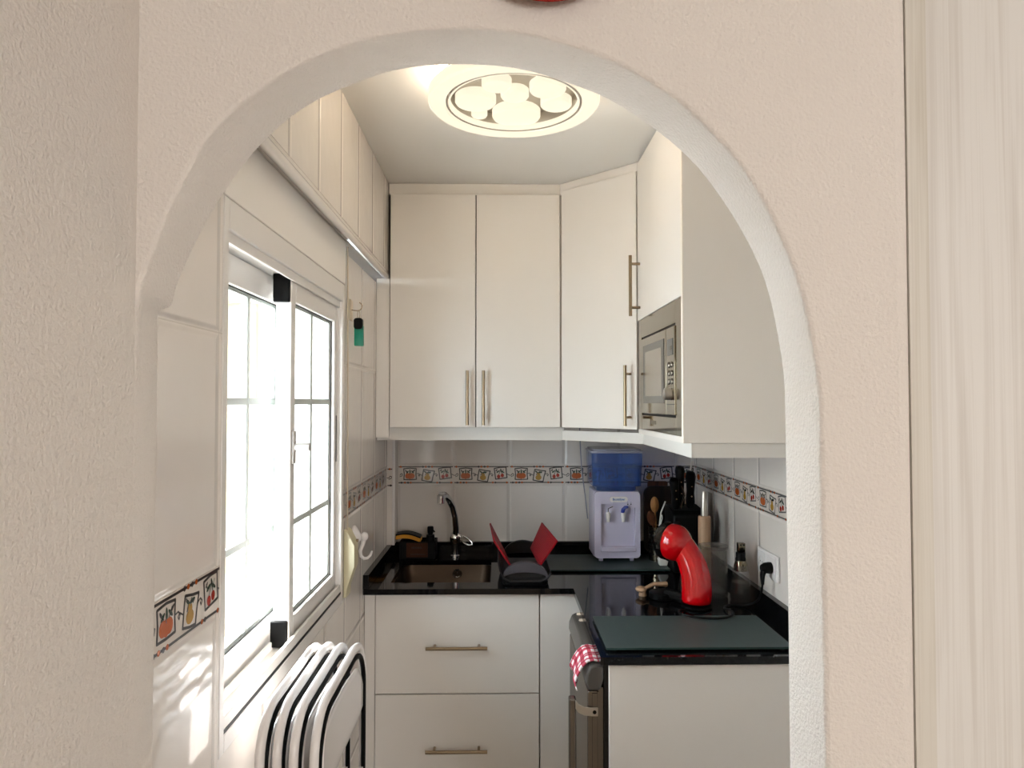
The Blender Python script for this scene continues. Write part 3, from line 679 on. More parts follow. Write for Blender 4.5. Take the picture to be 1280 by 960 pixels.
# ------------------------------------------------------------------ things on the worktop
def glass_board(x0, y0, x1, y1, label, rot=0):
    o = thing('glass_board', label, 'glass board', ((x0 + x1) / 2, (y0 + y1) / 2, WT), 'grey glass boards on the worktop')
    mb('board_edge').prism(rrect(x0, y0, x1, y1, .006), WT + .0045, WT + .0095, 'z').mat('board_glass').prism(rrect(x0 + .0008, y0 + .0008, x1 - .0008, y1 - .0008, .006), WT + .0095, WT + .0100, 'z').build('plate', o)
    for x, y in ((x0 + .025, y0 + .02), (x1 - .025, y0 + .02), (x0 + .025, y1 - .02), (x1 - .025, y1 - .02)):
        mb('rubber').lathe([(.007, 0), (.007, .0044)], (x, y, WT), 12).build('foot', o)
glass_board(.281, 1.845, .782, 2.12, 'grey glass board on the near end of the worktop')
glass_board(.165, 2.70, .666, 2.975, 'grey glass board under the water dispenser')
GB = WT + .0105
# water dispenser
wx0, wx1, wy0, wy1 = .385, .572, 2.825, 3.02
wd = thing('water_dispenser', 'countertop water dispenser with blue tank and lilac white body', 'water dispenser', ((wx0 + wx1) / 2, 2.92, GB))
bz0, bz1 = GB + .016, 1.196
bd = mb('disp'); fy = wy0
bd.prism(rrect(wx0, wy0 + .022, wx1, wy1, .02), bz0, bz1, 'z')
bd.build('body', wd, bevel=.004)
# front shell: surround with recess
px0, px1 = wx0, wx1
rx0, rx1 = wx0 + .027, wx1 - .020
rz0, rz1 = bz0 + .045, bz1 - .052
sh = mb('disp')
outer = rrect(px0, bz0, px1, bz1, .016, 6)
inner = [(rx0, rz0 - .004), (rx1, rz0 - .004), (rx1, rz1 - .014), (rx0 + .112, rz1 - .014), (rx0 + .098, rz1 - .011), (rx0 + .082, rz1 - .002), (rx0 + .066, rz1 + .002), (rx0, rz1 + .002)]
ccx, ccz = (rx0 + rx1) / 2, (rz0 + rz1) / 2
def hit(poly, a):
    dx, dz = math.cos(a), math.sin(a); best = 9
    for i in range(len(poly)):
        (x0, z0), (x1, z1) = poly[i], poly[(i + 1) % len(poly)]
        ex, ez = x1 - x0, z1 - z0; den = dx * ez - dz * ex
        if abs(den) < 1e-9: continue
        t_ = ((x0 - ccx) * ez - (z0 - ccz) * ex) / den; q_ = ((x0 - ccx) * dz - (z0 - ccz) * dx) / den
        if t_ > 0 and -1e-6 <= q_ <= 1 + 1e-6: best = min(best, t_)
    return (ccx + dx * best, ccz + dz * best)
angs = sorted(set([round(math.atan2(z - ccz, x - ccx), 5) for x, z in outer + inner] + [round(-PI + 2 * PI * i / 48, 5) for i in range(48)]))
ro, ri = [hit(outer, a) for a in angs], [hit(inner, a) for a in angs]; K = len(angs)
sh.add([(x, wy0, z) for x, z in ro] + [(x, wy0, z) for x, z in ri] + [(x, wy0 + .0215, z) for x, z in ri] + [(x, wy0 + .0215, z) for x, z in ro],
       [(i * K + k, i * K + (k + 1) % K, ((i + 1) % 4) * K + (k + 1) % K, ((i + 1) % 4) * K + k) for i in range(4) for k in range(K)])
sh.build('front_shell', wd, bevel=.002)
dt = mb('disp').prism([(rx0 - .002, wy0 - .004), (rx0 + .03, wy0 - .010), (rx1 - .03, wy0 - .010), (rx1 + .002, wy0 - .004), (rx1 + .002, wy0 + .022), (rx0 - .002, wy0 + .022)], bz0 + .026, bz0 + .046, 'z').build('drip_tray', wd, bevel=.003)
bdg = mb('white_gloss').prism(rrect(wx0 + .062, bz1 - .043, wx0 + .136, bz1 - .020, .0112), wy0 - .002, wy0 + .001, 'y').build('badge', wd)
text_mesh('Bcottilyer', .0128, 'logo_blue', 'badge_lettering', bdg, frame_mat((wx0 + .099, wy0 - .0023, bz1 - .0312), (1, 0, 0), (0, 0, 1)), bold=.0003)
for i in (0, 1):
    for dz, r in ((-.044, .0014), (-.051, .0028)):
        mb('black').lathe([(0, -.001), (r, -.001), (r, .001)], (wx0 + .136 + i * .013, wy0, bz1 + dz), 10, 'y').build('indicator', wd)
for i, xx in enumerate((wx0 + .055, wx0 + .118)):
    tpz = bz1 - .098
    tpo = mb('white_gloss').lathe([(0, -.024), (.0065, -.024), (.0075, -.012), (.009, -.008), (.009, .012), (.006, .016), (0, .017)], (xx, wy0 - .004, tpz), 16).tube([(xx, wy0 + .02, tpz + .002), (xx, wy0 - .004, tpz + .002)], .007, 10).build('spigot', wd)
    if i == 0: mb('chrome').tube([(xx, wy0 - .004, tpz + .014), (xx, wy0 - .006, tpz + .030), (xx + .006, wy0 - .010, tpz + .034), (xx + .018, wy0 - .014, tpz + .040)], .0022, 8).build('lever', tpo)
    else: mb('blue').tube([(xx - .003, wy0 - .004, tpz + .014), (xx - .002, wy0 - .006, tpz + .026), (xx + .006, wy0 - .010, tpz + .036), (xx + .017, wy0 - .014, tpz + .039)], [.0085, .0085, .007, .005], 10).build('lever', tpo)
for xx in (wx0 + .03, wx1 - .03):
    for yy in (wy0 + .03, wy1 - .03): mb('disp').lathe([(.009, GB - .0), (.010, bz0 + .004)], (xx, yy, 0), 12).build('foot', wd)
tz0, tz1 = bz1 + .002, 1.352
tk = mb('blue_tank')
ta = [(.012, tz0), (.012, tz0 + .018), (-.006, tz0 + .020), (-.012, tz1)]
rg = [rrect(wx0 + d, wy0 + d - .004, wx1 - d, wy1 - d, .025) for d, z in ta]; L = len(rg[0])
tk.add([(x, y, z) for (d, z), r in zip(ta, rg) for x, y in r], [(i * L + k, i * L + (k + 1) % L, (i + 1) * L + (k + 1) % L, (i + 1) * L + k) for i in range(3) for k in range(L)] + [tuple(range(L))])
tko = tk.build('tank', wd, ang=50)
mb('blue_water').prism(rrect(wx0 + .0, wy0 + .0, wx1 - .0, wy1 - .004, .02), tz0 + .022, 1.292, 'z').build('water', tko)
mb('lid').prism(rrect(wx0 - .014, wy0 - .018, wx1 + .014, wy1 + .012, .025), tz1 + .001, tz1 + .010, 'z').prism(rrect(wx0 - .006, wy0 - .01, wx1 + .006, wy1 + .004, .022), tz1 + .010, tz1 + .017, 'z').build('lid', wd, bevel=.003)
tag(mb('cord_grey').tube([(.352, 3.06, 1.46), (.356, 3.062, 1.35), (.362, 3.06, 1.25), (.375, 3.05, 1.15), (.385, 3.045, 1.05)], .0025, 8).build('cord'), 'thin grey cord hanging on the tiles left of the water dispenser', 'cord')
tag(mb('cord_white').tube([(.835, 3.0, 1.462), (.836, 3.0, 1.38), (.832, 3.0, 1.30), (.826, 3.01, 1.24), (.808, 3.03, 1.18), (.79, 3.04, 1.10)], .0032, 8).build('cord'), 'white cord hanging in the corner above the black utensils', 'cord')
# dish rack
dk = thing('dish_rack', 'charcoal folding dish drainer with two red slatted wings beside the sink', 'dish rack', (.09, 2.69, WT))
cx = .0925
def arch_band(y0, y1, z_end, h, hw, th):
    o_ = [(cx + hw * math.cos(a), z_end + h * math.sin(a)) for a in [PI * i / 18 for i in range(19)]]
    i_ = [(cx + (hw - .004) * math.cos(a), z_end + (h - th) * math.sin(a)) for a in [PI * i / 18 for i in range(19)]]
    return o_ + i_[::-1]
mb('grey_plastic').prism(arch_band(2.52, 2.56, .922, .060, .084, .036), 2.515, 2.545, 'y').build('front_arch', dk, bevel=.003)
mb('grey_dark').prism(arch_band(2.85, 2.87, .935, .060, .080, .05), 2.845, 2.865, 'y').build('rear_arch', dk, bevel=.003)
tr = mb('grey_dark')
pr_ = [(-.098, .985), (-.092, .955), (-.080, .928), (-.055, .915), (.055, .915), (.080, .928), (.092, .945)]
def trough(u, v):
    p = v * (len(pr_) - 1); i = min(int(p), len(pr_) - 2); f_ = p - i
    x = pr_[i][0] * (1 - f_) + pr_[i + 1][0] * f_; z = pr_[i][1] * (1 - f_) + pr_[i + 1][1] * f_
    return (cx + x, 2.505 + .375 * u, z)
tr.grid(trough, 6, 30); tr.build('tray', dk, solid=.006, ang=60)
mb('black').prism(rrect(cx - .082, 2.508, cx + .082, 2.875, .02), WT + .0005, .914, 'z').build('base', dk, bevel=.003)
def wing(xb0, zb0, xt0, zt0, xb1, zb1, xt1, zt1, y0, y1):
    w_ = mb('red_plastic'); ns = 15
    P0, P1, Q0, Q1 = Vector((xb0, y0, zb0)), Vector((xt0, y0, zt0)), Vector((xb1, y1, zb1)), Vector((xt1, y1, zt1))
    def S(u, v): return P0.lerp(P1, v).lerp(Q0.lerp(Q1, v), u)
    nrm = (P1 - P0).cross(Q0 - P0).normalized() * .0035
    def slab(u0, u1, v0, v1):
        c = [S(u0, v0), S(u1, v0), S(u1, v1), S(u0, v1)]
        w_.add([p - nrm for p in c] + [p + nrm for p in c], [(0, 3, 2, 1), (4, 5, 6, 7), (0, 1, 5, 4), (1, 2, 6, 5), (2, 3, 7, 6), (3, 0, 4, 7)])
    slab(0, 1, 0, .09); slab(0, 1, .90, 1); slab(0, .045, .09, .90); slab(.955, 1, .09, .90)
    for i in range(ns):
        a = .045 + .91 * (i + .12) / ns; slab(a, a + .91 / ns * .8, .09, .90)
    return w_.build('wing', dk, bevel=.001)
wing(.146, .960, .211, 1.053, .124, .972, .171, 1.076, 2.55, 2.80)
wing(.040, .960, -.022, 1.053, .012, .972, -.040, 1.074, 2.55, 2.80)
# sponge caddy, sponge, soap pump
cd = thing('sponge_caddy', 'black sink caddy with a brown label in the far left corner', 'caddy', (-.345, 2.98, WT))
c0, c1 = -.425, -.272
boxes('black', (c0, 2.94, WT + .0005, c1, 2.945, .972), (c0, 3.035, WT + .0005, c1, 3.04, .972), (c0, 2.945, WT + .0005, c0 + .005, 3.035, .972), (c1 - .005, 2.945, WT + .0005, c1, 3.035, .972), (c0, 2.945, WT + .0005, c1, 3.035, WT + .006)).build('tray', cd, bevel=.0015)
lb = boxes('brown_label', (-.394, 2.9375, .908, -.304, 2.9395, .968)).build('label_plate', cd)
lw = mb('wood_dark'); lw2 = mb('wood_dark')
for i in range(9): lw.box(-.372 + i * .005, 2.9370, .944, -.3695 + i * .005, 2.9374, .950 + .003 * (i % 2))
for i in range(10): lw2.box(-.375 + i * .0062, 2.9370, .918, -.3715 + i * .0062, 2.9374, .923)
lw.build('label_print', lb); lw2.build('label_print', lb)
spg = thing('sponge', 'yellow scouring sponge with black pad arched on the sink caddy', 'sponge', (-.385, 2.99, .975))
def bend(z0, z1, m, nm):
    b = mb(m); P = []
    for z_ in (z0, z1): P.append([(-.442 + .105 * t, z_ + .016 * math.sin(PI * min(1, .18 + t * .8)) - .004 * t) for t in [i / 12 for i in range(13)]])
    b.prism(P[0] + P[1][::-1], 2.955, 3.025, 'y'); return b.build(nm, spg, bevel=.002)
bend(.9690, .985, 'sponge', 'foam'); bend(.9855, .991, 'black', 'scouring_pad')
sp_ = thing('soap_bottle', 'small black soap pump bottle standing in the sink caddy', 'soap bottle', (-.298, 2.99, WT + .006))
mb('black').lathe([(.022, WT + .0065), (.022, .965), (.018, .985), (.017, .993), (.0, .993)], (-.298, 2.99, 0), 20).build('bottle', sp_)
mb('black').lathe([(.010, .993), (.010, .998), (.0125, 1.000), (.0135, 1.022), (.012, 1.028), (0, 1.029)], (-.298, 2.99, 0), 16).tube([(-.296, 2.988, 1.014), (-.284, 2.982, 1.011), (-.279, 2.98, 1.006)], .0035, 8).build('pump_head', sp_)

# right corner group
cbz = WT + .0005
b1 = tag(mb('wood_dark').prism(rrect(.632, cbz, .80, 1.192, .035), 3.040, 3.056, 'y').xf(Matrix.Identity(4)).build('cutting_board', bevel=.003), 'dark wooden cutting board with rounded corners leaning behind the utensil holder', 'cutting board')
b2 = tag(mb('wood_brown').prism(rrect(.652, cbz, .742, 1.212, .010), 3.0575, 3.066, 'y').build('cutting_board', bevel=.002), 'brown wooden cutting board with square corners, behind the dark one', 'cutting board')
uh = thing('utensil_holder', 'perforated stainless steel utensil holder beside the water dispenser', 'utensil holder', (.650, 2.868, GB))
ub = mb('inox'); R_, ZB, ZT = .034, GB, GB + .135
NR, NH = 28, 11
ub.lathe([(R_, ZB), (R_, ZT)], (.650, 2.868, 0), 36, cap=False).lathe([(R_ - .001, ZT), (R_ - .001, ZB + .002), (0, ZB + .002)], (.650, 2.868, 0), 36, cap=False).lathe([(R_, ZT), (R_ + .001, ZT + .002), (R_ - .001, ZT)], (.650, 2.868, 0), 36, cap=False)
ub.build('cup', uh)
hl = mb('black')
for i in range(14):
    for j in range(6):
        a = 2 * PI * (i + .5 * (j % 2)) / 14; z_ = ZB + .028 + j * .0185
        hl.xf(Matrix.Identity(4)); s0 = len(hl.v); hl.lathe([(0, .0), (.0042, .0), (.0042, -.0004)], (0, 0, 0), 10, 'x')
        hl.xf(Matrix.Translation((.650, 2.868, z_)) @ Matrix.Rotation(a, 4, 'Z') @ Matrix.Translation((R_ + .0004, 0, 0)), s0)
hl.build('perforations', uh)
def spoon(name, label, base, tip, hw, hl_, m, fl=.25, yaw=0):
    base, tip = Vector(base), Vector(tip); d = (tip - base).normalized(); o = thing(name, label, 'spoon' if 'spoon' in name else 'utensil', tuple(base))
    mb(m).tube([base, base.lerp(tip, .5), tip - d * hl_ * 1.3], [.0045, .004, .004], 10).build('shaft', o)
    b = mb(m); b.sphere((0, 0, 0), (hw, hw * fl, hl_), 18, 12)
    q = Vector((0, 0, 1)).rotation_difference(d).to_matrix().to_4x4()
    b.xf(Matrix.Translation(tip - d * hl_ * .6) @ q @ Matrix.Rotation(yaw, 4, 'Z')); b.build('bowl', o); return o
spoon('wooden_spoon', 'upright pale wooden spoon in the steel utensil holder', (.652, 2.872, GB + .004), (.634, 2.842, 1.160), .0175, .034, 'wood_spoon', .3)
spoon('wooden_spoon', 'darker wooden spoon leaning left in the utensil holder', (.668, 2.882, GB + .006), (.614, 2.830, 1.105), .017, .034, 'wood_brown', .3)
wk = thing('whisk', 'thin white wire utensil leaning right in the utensil holder', 'utensil', (.66, 2.86, GB + .003))
mb('paper').tube([(.644, 2.858, GB + .003), (.652, 2.845, 1.03), (.660, 2.838, 1.11), (.676, 2.83, 1.155)], .003, 8).build('shaft', wk)
mb('paper').tube([(.655, 2.840, 1.05), (.664, 2.835, 1.085), (.662, 2.832, 1.10)], .0025, 8).build('tine', wk)
# knife block
kb = thing('knife_block', 'black block of black handled knives in the far right corner', 'knife block', (.735, 2.76, WT))
mb('black').prism([(2.68, cbz), (2.84, cbz), (2.84, 1.06), (2.82, 1.148), (2.70, 1.138), (2.68, 1.12)], .672, .800, 'x').build('block', kb, bevel=.006)
def knife(bx, by, bz, tx, ty, tz, r, label):
    o = thing('knife', label, 'knife', (bx, by, bz), 'black knives in the block')
    b = mb('black'); P0, P1 = Vector((bx, by, bz)), Vector((tx, ty, tz))
    pts = [P0.lerp(P1, t) for t in (0, .15, .4, .65, .88, .97, 1)]
    b.tube(pts, [r * .9, r, r * .82, r * .95, r * 1.15, r * .95, r * .45], 14, flat=(.8, 1, 1)).build('knife_grip', o)
    for t in (.3, .6): q = P0.lerp(P1, t); mb('steel').lathe([(0, -.0012), (.003, -.0008), (.003, .002)], (q.x, q.y - r, q.z), 10, 'y').build('rivet', o)
knife(.697, 2.74, 1.147, .679, 2.70, 1.262, .021, 'thick black knife grip leaning left in the knife block')
knife(.726, 2.78, 1.15, .714, 2.745, 1.307, .021, 'tallest black knife grip in the middle of the knife block')
knife(.756, 2.75, 1.15, .742, 2.69, 1.288, .022, 'black knife grip leaning in at the right of the knife block')
tag(mb('inox').tube([(.702, 2.688, 1.150), (.712, 2.672, 1.20), (.700, 2.665, 1.24)], [.003, .004, .003], 8).build('steel_spatula', origin=(.7, 2.68, 1.15)), 'thin steel edge of a utensil in front of the black knife grips', 'utensil')
# rolling pin
rp = thing('rolling_pin', 'upright beech rolling pin with tapered steel handle against the right wall', 'rolling pin', (.768, 2.615, WT))
rp.location = (.768, 2.600, WT)
mb('wood_pin').lathe([(.021, WT + .0005), (.023, WT + .006), (.023, 1.130), (.021, 1.134), (0, 1.134)], (.768, 2.600, 0), 28).build('roller', rp)
mb('satin').lathe([(.0135, 1.1345), (.0125, 1.19), (.0095, 1.222), (.008, 1.226), (0, 1.227)], (.768, 2.600, 0), 20).build('steel_handle', rp)
# glass jar
gj = thing('measuring_jar', 'clear plastic cylinder jar behind the red coffee machine', 'jar', (.735, 2.37, WT))
mb('clear').lathe([(.0, WT + .002), (.045, WT + .0015), (.047, WT + .006), (.0465, 1.060), (.0495, 1.064), (.0495, 1.072)], (.730, 2.37, 0), 36, cap=False).lathe([(.044, WT + .008), (.0435, 1.062), (.047, 1.072), (.0495, 1.072)], (.730, 2.37, 0), 36, cap=False).build('glass_wall', gj)
mb('clear').lathe([(.0, WT + .009), (.0435, WT + .009), (.0435, WT + .020), (0, WT + .021)], (.730, 2.37, 0), 30, cap=False).build('thick_base', gj)
mb('clear').lathe([(.0465, 1.0625), (.0495, 1.0665), (.0495, 1.0725), (.044, 1.0735)], (.730, 2.37, 0), 36, cap=False).build('rim', gj)
# oil sprayer
ob_ = thing('oil_bottle', 'small glass oil sprayer with steel neck beside the wall socket', 'bottle', (.80, 2.325, WT))
ox, oy = .803, 2.31
mb('bottle_glass').lathe([(0, WT + .001), (.034, WT + .001), (.036, WT + .006), (.034, WT + .03), (.0235, 1.012), (.021, 1.020)], (ox, oy, 0), 30, cap=False).build('glass_body', ob_)
mb('oil').lathe([(0, WT + .005), (.032, WT + .005), (.0325, WT + .025), (.0285, .962), (0, .962)], (ox, oy, 0), 28, cap=False).build('oil', ob_)
mb('inox').lathe([(.0215, 1.000), (.0215, 1.020), (.018, 1.030), (.0165, 1.0335)], (ox, oy, 0), 26, cap=False).build('steel_neck', ob_)
mb('black').lathe([(.017, 1.0335), (.017, 1.040), (.0155, 1.044), (.0155, 1.060), (0, 1.061)], (ox, oy, 0), 22).build('collar', ob_)
boxes('inox', (ox - .010, oy - .011, 1.0615, ox + .013, oy + .011, 1.092)).build('spray_head', ob_, bevel=.002)
mb('black').box(ox - .005, oy - .0122, 1.083, ox + .001, oy - .0108, 1.089).box(ox + .004, oy - .0122, 1.083, ox + .010, oy - .0108, 1.089).lathe([(0, -.013), (.0022, -.013), (.0022, -.011)], (ox + .003, oy, 1.075), 10, 'y').build('nozzle', ob_)
# coffee machine
cm = thing('coffee_machine', 'glossy red capsule coffee machine with round head on the right worktop', 'coffee machine', (.64, 2.25, WT))
spn = [((.633, 2.235, .910), .0465), ((.633, 2.236, .922), .0485), ((.636, 2.240, .96), .0490), ((.635, 2.246, .995), .0480), ((.628, 2.254, 1.028), .0465), ((.617, 2.264, 1.058), .0435), ((.602, 2.276, 1.080), .0445), ((.588, 2.286, 1.094), .048)]
cmb = mb('red_gloss').tube([p for p, r in spn], [r for p, r in spn], 32)
cmo = cmb.build('body', cm, ang=80)
cmo.modifiers.new('smooth', 'SUBSURF').levels = 1; cmo.modifiers['smooth'].render_levels = 1
hd = Vector((.575, 2.292, 1.098)); hdir = Vector((-.62, .78, .08)).normalized()
mb('red_gloss').sphere(hd, (.061, .061, .061), 32, 20).build('head', cm, ang=80)
q = Vector((0, 0, 1)).rotation_difference(hdir).to_matrix().to_4x4()
fc = mb('black_gloss').lathe([(.0585, .006), (.0635, .012), (.0635, .030), (.058, .040), (.04, .046), (0, .048)], (0, 0, 0), 36, cap=False); fc.xf(Matrix.Translation(hd) @ q); fc.build('front_cap', cm)
mb('black').box(.575, 2.285, 1.135, .60, 2.32, 1.163).build('lever', cm, bevel=.006)
mb('black').prism([(.590, .902), (.648, .902), (.645, .96), (.633, 1.02), (.615, 1.05), (.590, 1.045), (.602, .99), (.596, .95)], 2.24, 2.325, 'y').build('back_spine', cm, bevel=.008)
mb('black').lathe([(.044, WT + .0008), (.048, WT + .003), (.048, WT + .008), (.044, WT + .009), (0, WT + .009)], (.633, 2.236, 0), 30).build('foot', cm)
mb('black').lathe([(.040, WT + .001), (.044, WT + .004), (.044, WT + .020), (.040, WT + .022), (0, WT + .022)], (.548, 2.345, 0), 28).tube([(.56, 2.33, WT + .0195), (.61, 2.27, WT + .0195)], .018, 10).build('drip_tray', cm)
boxes('black', (.555, 2.31, 1.030, .585, 2.345, 1.062)).build('capsule_holder', cm, bevel=.006)
# pale spoon rest on the worktop left of the machine
sr = thing('spoon_rest', 'pale wooden scoop lying on the worktop left of the coffee machine', 'scoop', (.50, 2.38, WT))
mb('wood_pin').sphere((.483, 2.378, .921), (.019, .024, .010), 18, 10).build('scoop_bowl', sr)
mb('wood_pin').tube([(.492, 2.378, .922), (.530, 2.40, .932), (.578, 2.405, .931)], [.006, .009, .011], 12, flat=(1, 1, .8)).tube([(.488, 2.376, .915), (.488, 2.376, WT)], [.012, .014], 10).build('scoop_handle', sr)
# folded white card
pk = mb('paper').prism([(.634, GB + .0005), (.664, GB + .0005), (.670, GB + .022), (.656, GB + .043), (.638, GB + .045), (.630, GB + .024)], 2.752, 2.782, 'y')
tag(pk.build('card_packet', bevel=.004), 'small pale card packet between the utensil holder and the coffee machine', 'packet')
# socket, plug and cable
so = thing('wall_socket', 'white double wall socket on the right wall tiles', 'socket', (XR - .004, 2.225, 1.0))
boxes('white_gloss', (XR - .010, 2.145, .998, XR - .0015, 2.312, 1.080)).build('cover_plate', so, bevel=.003)
for yc in (2.270, 2.188):
    boxes('white_gloss', (XR - .012, yc - .032, 1.007, XR - .0100, yc + .032, 1.071)).build('socket_insert', so, bevel=.001)
    mb('strap').lathe([(.019, -.0125), (.019, -.0119), (.0, -.0119)], (XR, yc, 1.039), 24, 'x', cap=False).mat('black').lathe([(0, -.0127), (.0025, -.0127)], (XR, yc - .009, 1.039), 10, 'x', cap=False).lathe([(0, -.0127), (.0025, -.0127)], (XR, yc + .009, 1.039), 10, 'x', cap=False).build('socket_well', so)
pg = thing('power_cable', 'black plug and cable from the wall socket looping before the coffee machine', 'power cable', (XR - .02, 2.188, 1.0))
mb('black').lathe([(.018, -.0128), (.0185, -.020), (.016, -.036), (.009, -.046), (0, -.048)], (XR, 2.188, 1.037), 20, 'x').tube([(XR - .034, 2.188, 1.035), (XR - .041, 2.186, 1.015), (XR - .041, 2.186, .985)], [.011, .008, .005], 10).build('plug', pg)
def crv(P, k=8):
    out = []
    for i in range(len(P) - 1):
        p0, p1, p2, p3 = (Vector(P[max(i - 1, 0)]), Vector(P[i]), Vector(P[i + 1]), Vector(P[min(i + 2, len(P) - 1)]))
        for j in range(k):
            t = j / k; out.append(.5 * ((2 * p1) + (p2 - p0) * t + (2 * p0 - 5 * p1 + 4 * p2 - p3) * t * t + (3 * p1 - p0 - 3 * p2 + p3) * t ** 3))
    return out + [Vector(P[-1])]
mb('black').tube(crv([(XR - .041, 2.186, .990), (XR - .043, 2.195, .955), (XR - .050, 2.215, .925), (.790, 2.24, WT + .005), (.74, 2.245, WT + .004), (.715, 2.21, WT + .005), (.718, 2.15, WT + .0138), (.705, 2.105, WT + .0146), (.66, 2.080, WT + .0142), (.60, 2.085, WT + .0142), (.555, 2.118, WT + .0146), (.556, 2.16, WT + .0125), (.585, 2.195, WT + .004)]), .0034, 8).build('flex', pg)

# ------------------------------------------------------------------ folding chairs under the window (stacked flat against the wall)
ch_group = 'white folding chairs stacked under the window'
def chair_parts(root):
    # local frame: x = away from the wall, y = along the wall, z = up
    y0, y1, zt = 1.152, 1.555, 1.043
    def U(ins, bot0, bot1, x, drop=0):
        a, b, t = y0 + ins, y1 - ins, zt - ins
        r0, r1 = .075, .085
        p = [(x, a, bot0), (x, a, .6), (x, a + .0, t - r0)]
        p += [(x, a + r0 - r0 * math.cos(q), t - r0 + (r0) * math.sin(q)) for q in [PI / 2 * i / 7 for i in range(1, 8)]]
        p += [(x, b - r1 - .02 + 0 * q, t + .004) for q in [0]]
        p += [(x, b - r1 + r1 * math.sin(q), t - r1 + r1 * math.cos(q)) for q in [PI / 2 * i / 7 for i in range(1, 8)]]
        p += [(x, b, .6), (x, b, bot1)]
        return p
    fr_ = mb('white_gloss').tube(U(0, .004, .004, 0), .0092, 12, flat=(.85, 1, 1)); fr_.build('back_frame', root)
    lg = mb('black').tube(U(.0138, .02, .02, .0045), .0056, 10, flat=(.9, 1, 1)); lg.build('leg_frame', root)
    bp = MB().mat('white_gloss')
    def back(u, v):
        y = y0 + .034 + (y1 - y0 - .062) * u
        e = abs(2 * u - 1); zb = .835 + .040 * u + .016 * max(0, (e - .80) / .20) ** 2; ztop = zt - .045 - .05 * max(0, (e - .75) / .25) ** 2
        z = zb + (ztop - zb) * v
        bulge = .010 * (1 - e * e) + .006 * max(0, .15 - v) / .15
        return (.004 - bulge, y, z)
    bp.grid(back, 24, 10); bp.build('backrest', root, solid=.004, ang=180)
    st = MB().mat('white_gloss')
    def seat(u, v):
        y = y0 + .036 + (y1 - y0 - .072) * u; e = abs(2 * u - 1); zb = .44 + .06 * max(0, (e - .6) / .4) ** 2
        z = zb + (.775 - zb) * v
        return (.004 - .006 * (1 - e * e), y, z)
    st.grid(seat, 20, 10); st.build('seat', root, solid=.010, ang=180)
    cr_ = mb('black'); cr_.tube([(.0045, y0 + .02, .25), (.0045, y1 - .02, .25)], .007, 8); cr_.build('stretcher', root)
    sh_ = mb('white_gloss').box(-.0135, y0 - .0145, .838, .004, y0 - .0105, .905); sh_.build('hinge_plate', root, bevel=.003)
    fl_ = mb('white_gloss').prism(arc((y0 + .016, .885), .020, PI / 2, PI, 6) + [(y0 - .004, .30), (y0 + .034, .30), (y0 + .034, .905)], -.0152, -.0092, 'x'); fl_.build('seat_flange', root, bevel=.002)
    for yy in (y0, y1): mb('rubber').lathe([(.0115, .0), (.0115, .012), (.0105, .016)], (0, yy, 0), 12).build('foot', root)
def copy_tree(o, parent=None):
    c = o.copy(); COL.objects.link(c)
    if parent is not None: c.parent = parent
    for k in list(o.children): copy_tree(k, c)
    return c
ch = thing('folding_chair', 'white folding chair closest to the window wall in the folded stack', 'chair', (0, 0, 0), ch_group)
chair_parts(ch)
labs = [None, 'white folding chair second from the window wall in the folded stack', 'white folding chair third from the window wall, next to the outermost one', 'outermost white folding chair of the stack, its white back panel in full view']
for i, (x, dy, dz) in enumerate(((-.392, 0, 0), (-.366, .006, 0), (-.337, .0, .001), (-.3035, 0, .002))):
    c = ch if i == 0 else copy_tree(ch)
    c.location = (x, dy, 0)
    if labs[i]: c['label'] = labs[i]

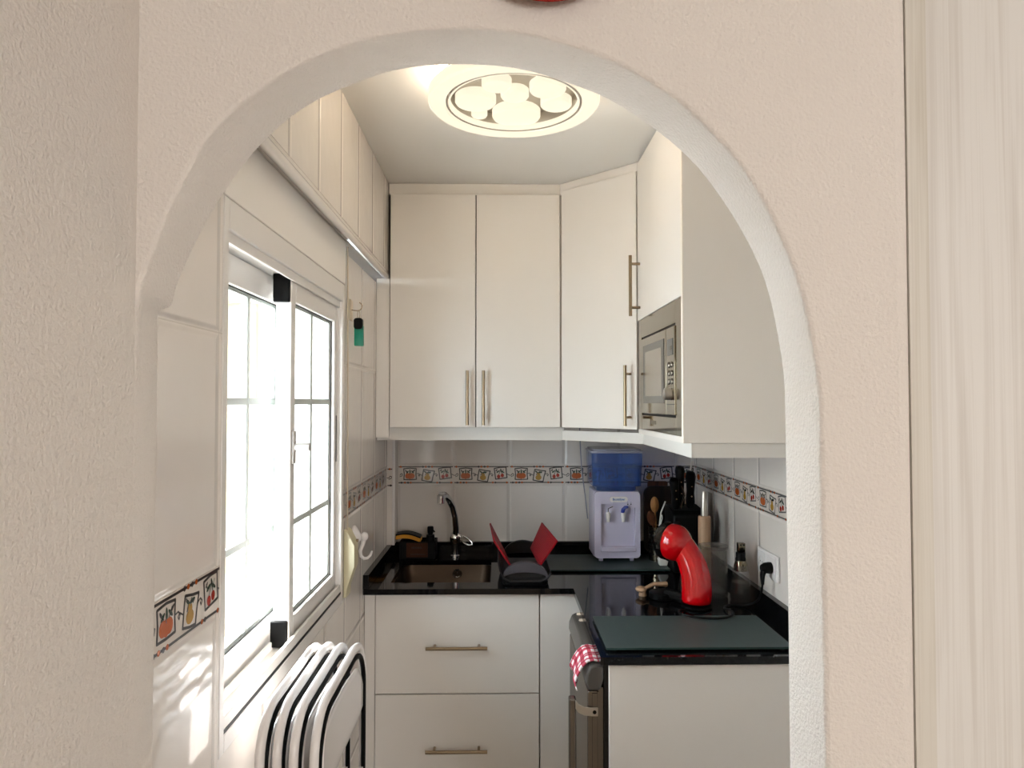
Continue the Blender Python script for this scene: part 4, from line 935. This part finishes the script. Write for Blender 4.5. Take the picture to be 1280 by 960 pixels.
# ------------------------------------------------------------------ ceiling lamp
LX, LY, LZ = .036, 1.79, 2.335
lm = thing('ceiling_lamp', 'round lit ceiling lamp with glowing ring and seven glowing discs', 'lamp', (LX, LY, CEIL))
mb('lamp_dim').lathe([(.190, CEIL - .001), (.207, CEIL - .001), (.207, CEIL - .036), (.203, CEIL - .040), (.19, CEIL - .040)], (LX, LY, 0), 72, cap=False).build('upper_ring', lm)
mb('lamp_gap').lathe([(.178, CEIL - .041), (.203, CEIL - .041), (.203, LZ + .034), (.178, LZ + .034)], (LX, LY, 0), 64, cap=False).build('ring_spacer', lm)
mb('lamp_plate').lathe([(0, CEIL - .0412), (.1895, CEIL - .0412), (.1895, CEIL - .03)], (LX, LY, 0), 64, cap=False).build('mirror_plate', lm)
prof = [(.186, LZ + .033), (.218, LZ + .033), (.223, LZ + .028), (.223, LZ + .006), (.217, LZ), (.182, LZ), (.178, LZ + .004), (.178, LZ + .030)]
mb('lamp').lathe(prof + [prof[0]], (LX, LY, 0), 80, cap=False).build('lower_ring', lm)
mb('lamp_gap').lathe([(.1772, LZ + .003), (.172, LZ + .003), (.172, LZ + .034), (.1772, LZ + .034), (.1772, LZ + .003)], (LX, LY, 0), 72, cap=False).build('ring_seam', lm)
mb('lamp').lathe([(.1715, LZ + .004), (.166, LZ + .004), (.166, LZ + .018), (.1715, LZ + .018), (.1715, LZ + .004)], (LX, LY, 0), 72, cap=False).build('inner_ring', lm)
mb('lamp_plate').lathe([(.1685, LZ + .0182), (.1705, LZ + .0182), (.1705, CEIL - .0418), (.1685, CEIL - .0418), (.1685, LZ + .0182)], (LX, LY, 0), 72, cap=False).build('plate_rim', lm)
for x, y, r, z in ((.045, 1.905, .067, 2.350), (-.065, 1.815, .0545, 2.350), (-.009, 1.722, .038, 2.352), (.038, 1.786, .037, 2.354), (.121, 1.738, .047, 2.350), (.150, 1.833, .042, 2.352), (-.058, 1.908, .0225, 2.354)):
    d_ = mb('lamp').lathe([(0, z), (r - .008, z), (r - .003, z + .0015), (r, z + .006), (r, z + .022), (r - .004, z + .025), (0, z + .025)], (x, y, 0), 40).build('glowing_disc', lm)
    mb('lamp_gap').lathe([(.004, z + .0255), (.004, CEIL - .0415)], (x, y, 0), 10).build('disc_stem', d_)

# ------------------------------------------------------------------ living room side
cp_ = thing('cupboard_door', 'tall pale limed wood panel to the right of the arch', 'wood panel', (.85, .89, .02))
boxes('wood_pale2', (.5304, .884, .004, .5570, .910, 2.41)).build('stile', cp_)
boxes('wood_pale', (.5570, .884, .004, 1.15, .910, 2.41)).build('panel', cp_)
rd = thing('wall_dish', 'round red dish hung above the arch, only its lower edge in view', 'dish', (.060, .865, 2.17))
mb('red_dish').lathe([(.0, -.003), (.06, -.003), (.085, -.010), (.116, -.022), (.119, -.020), (.09, -.006), (.065, -.0008), (0, -.0008)], (.0605, .872, 2.180), 56, 'y', cap=False).build('dish_body', rd)
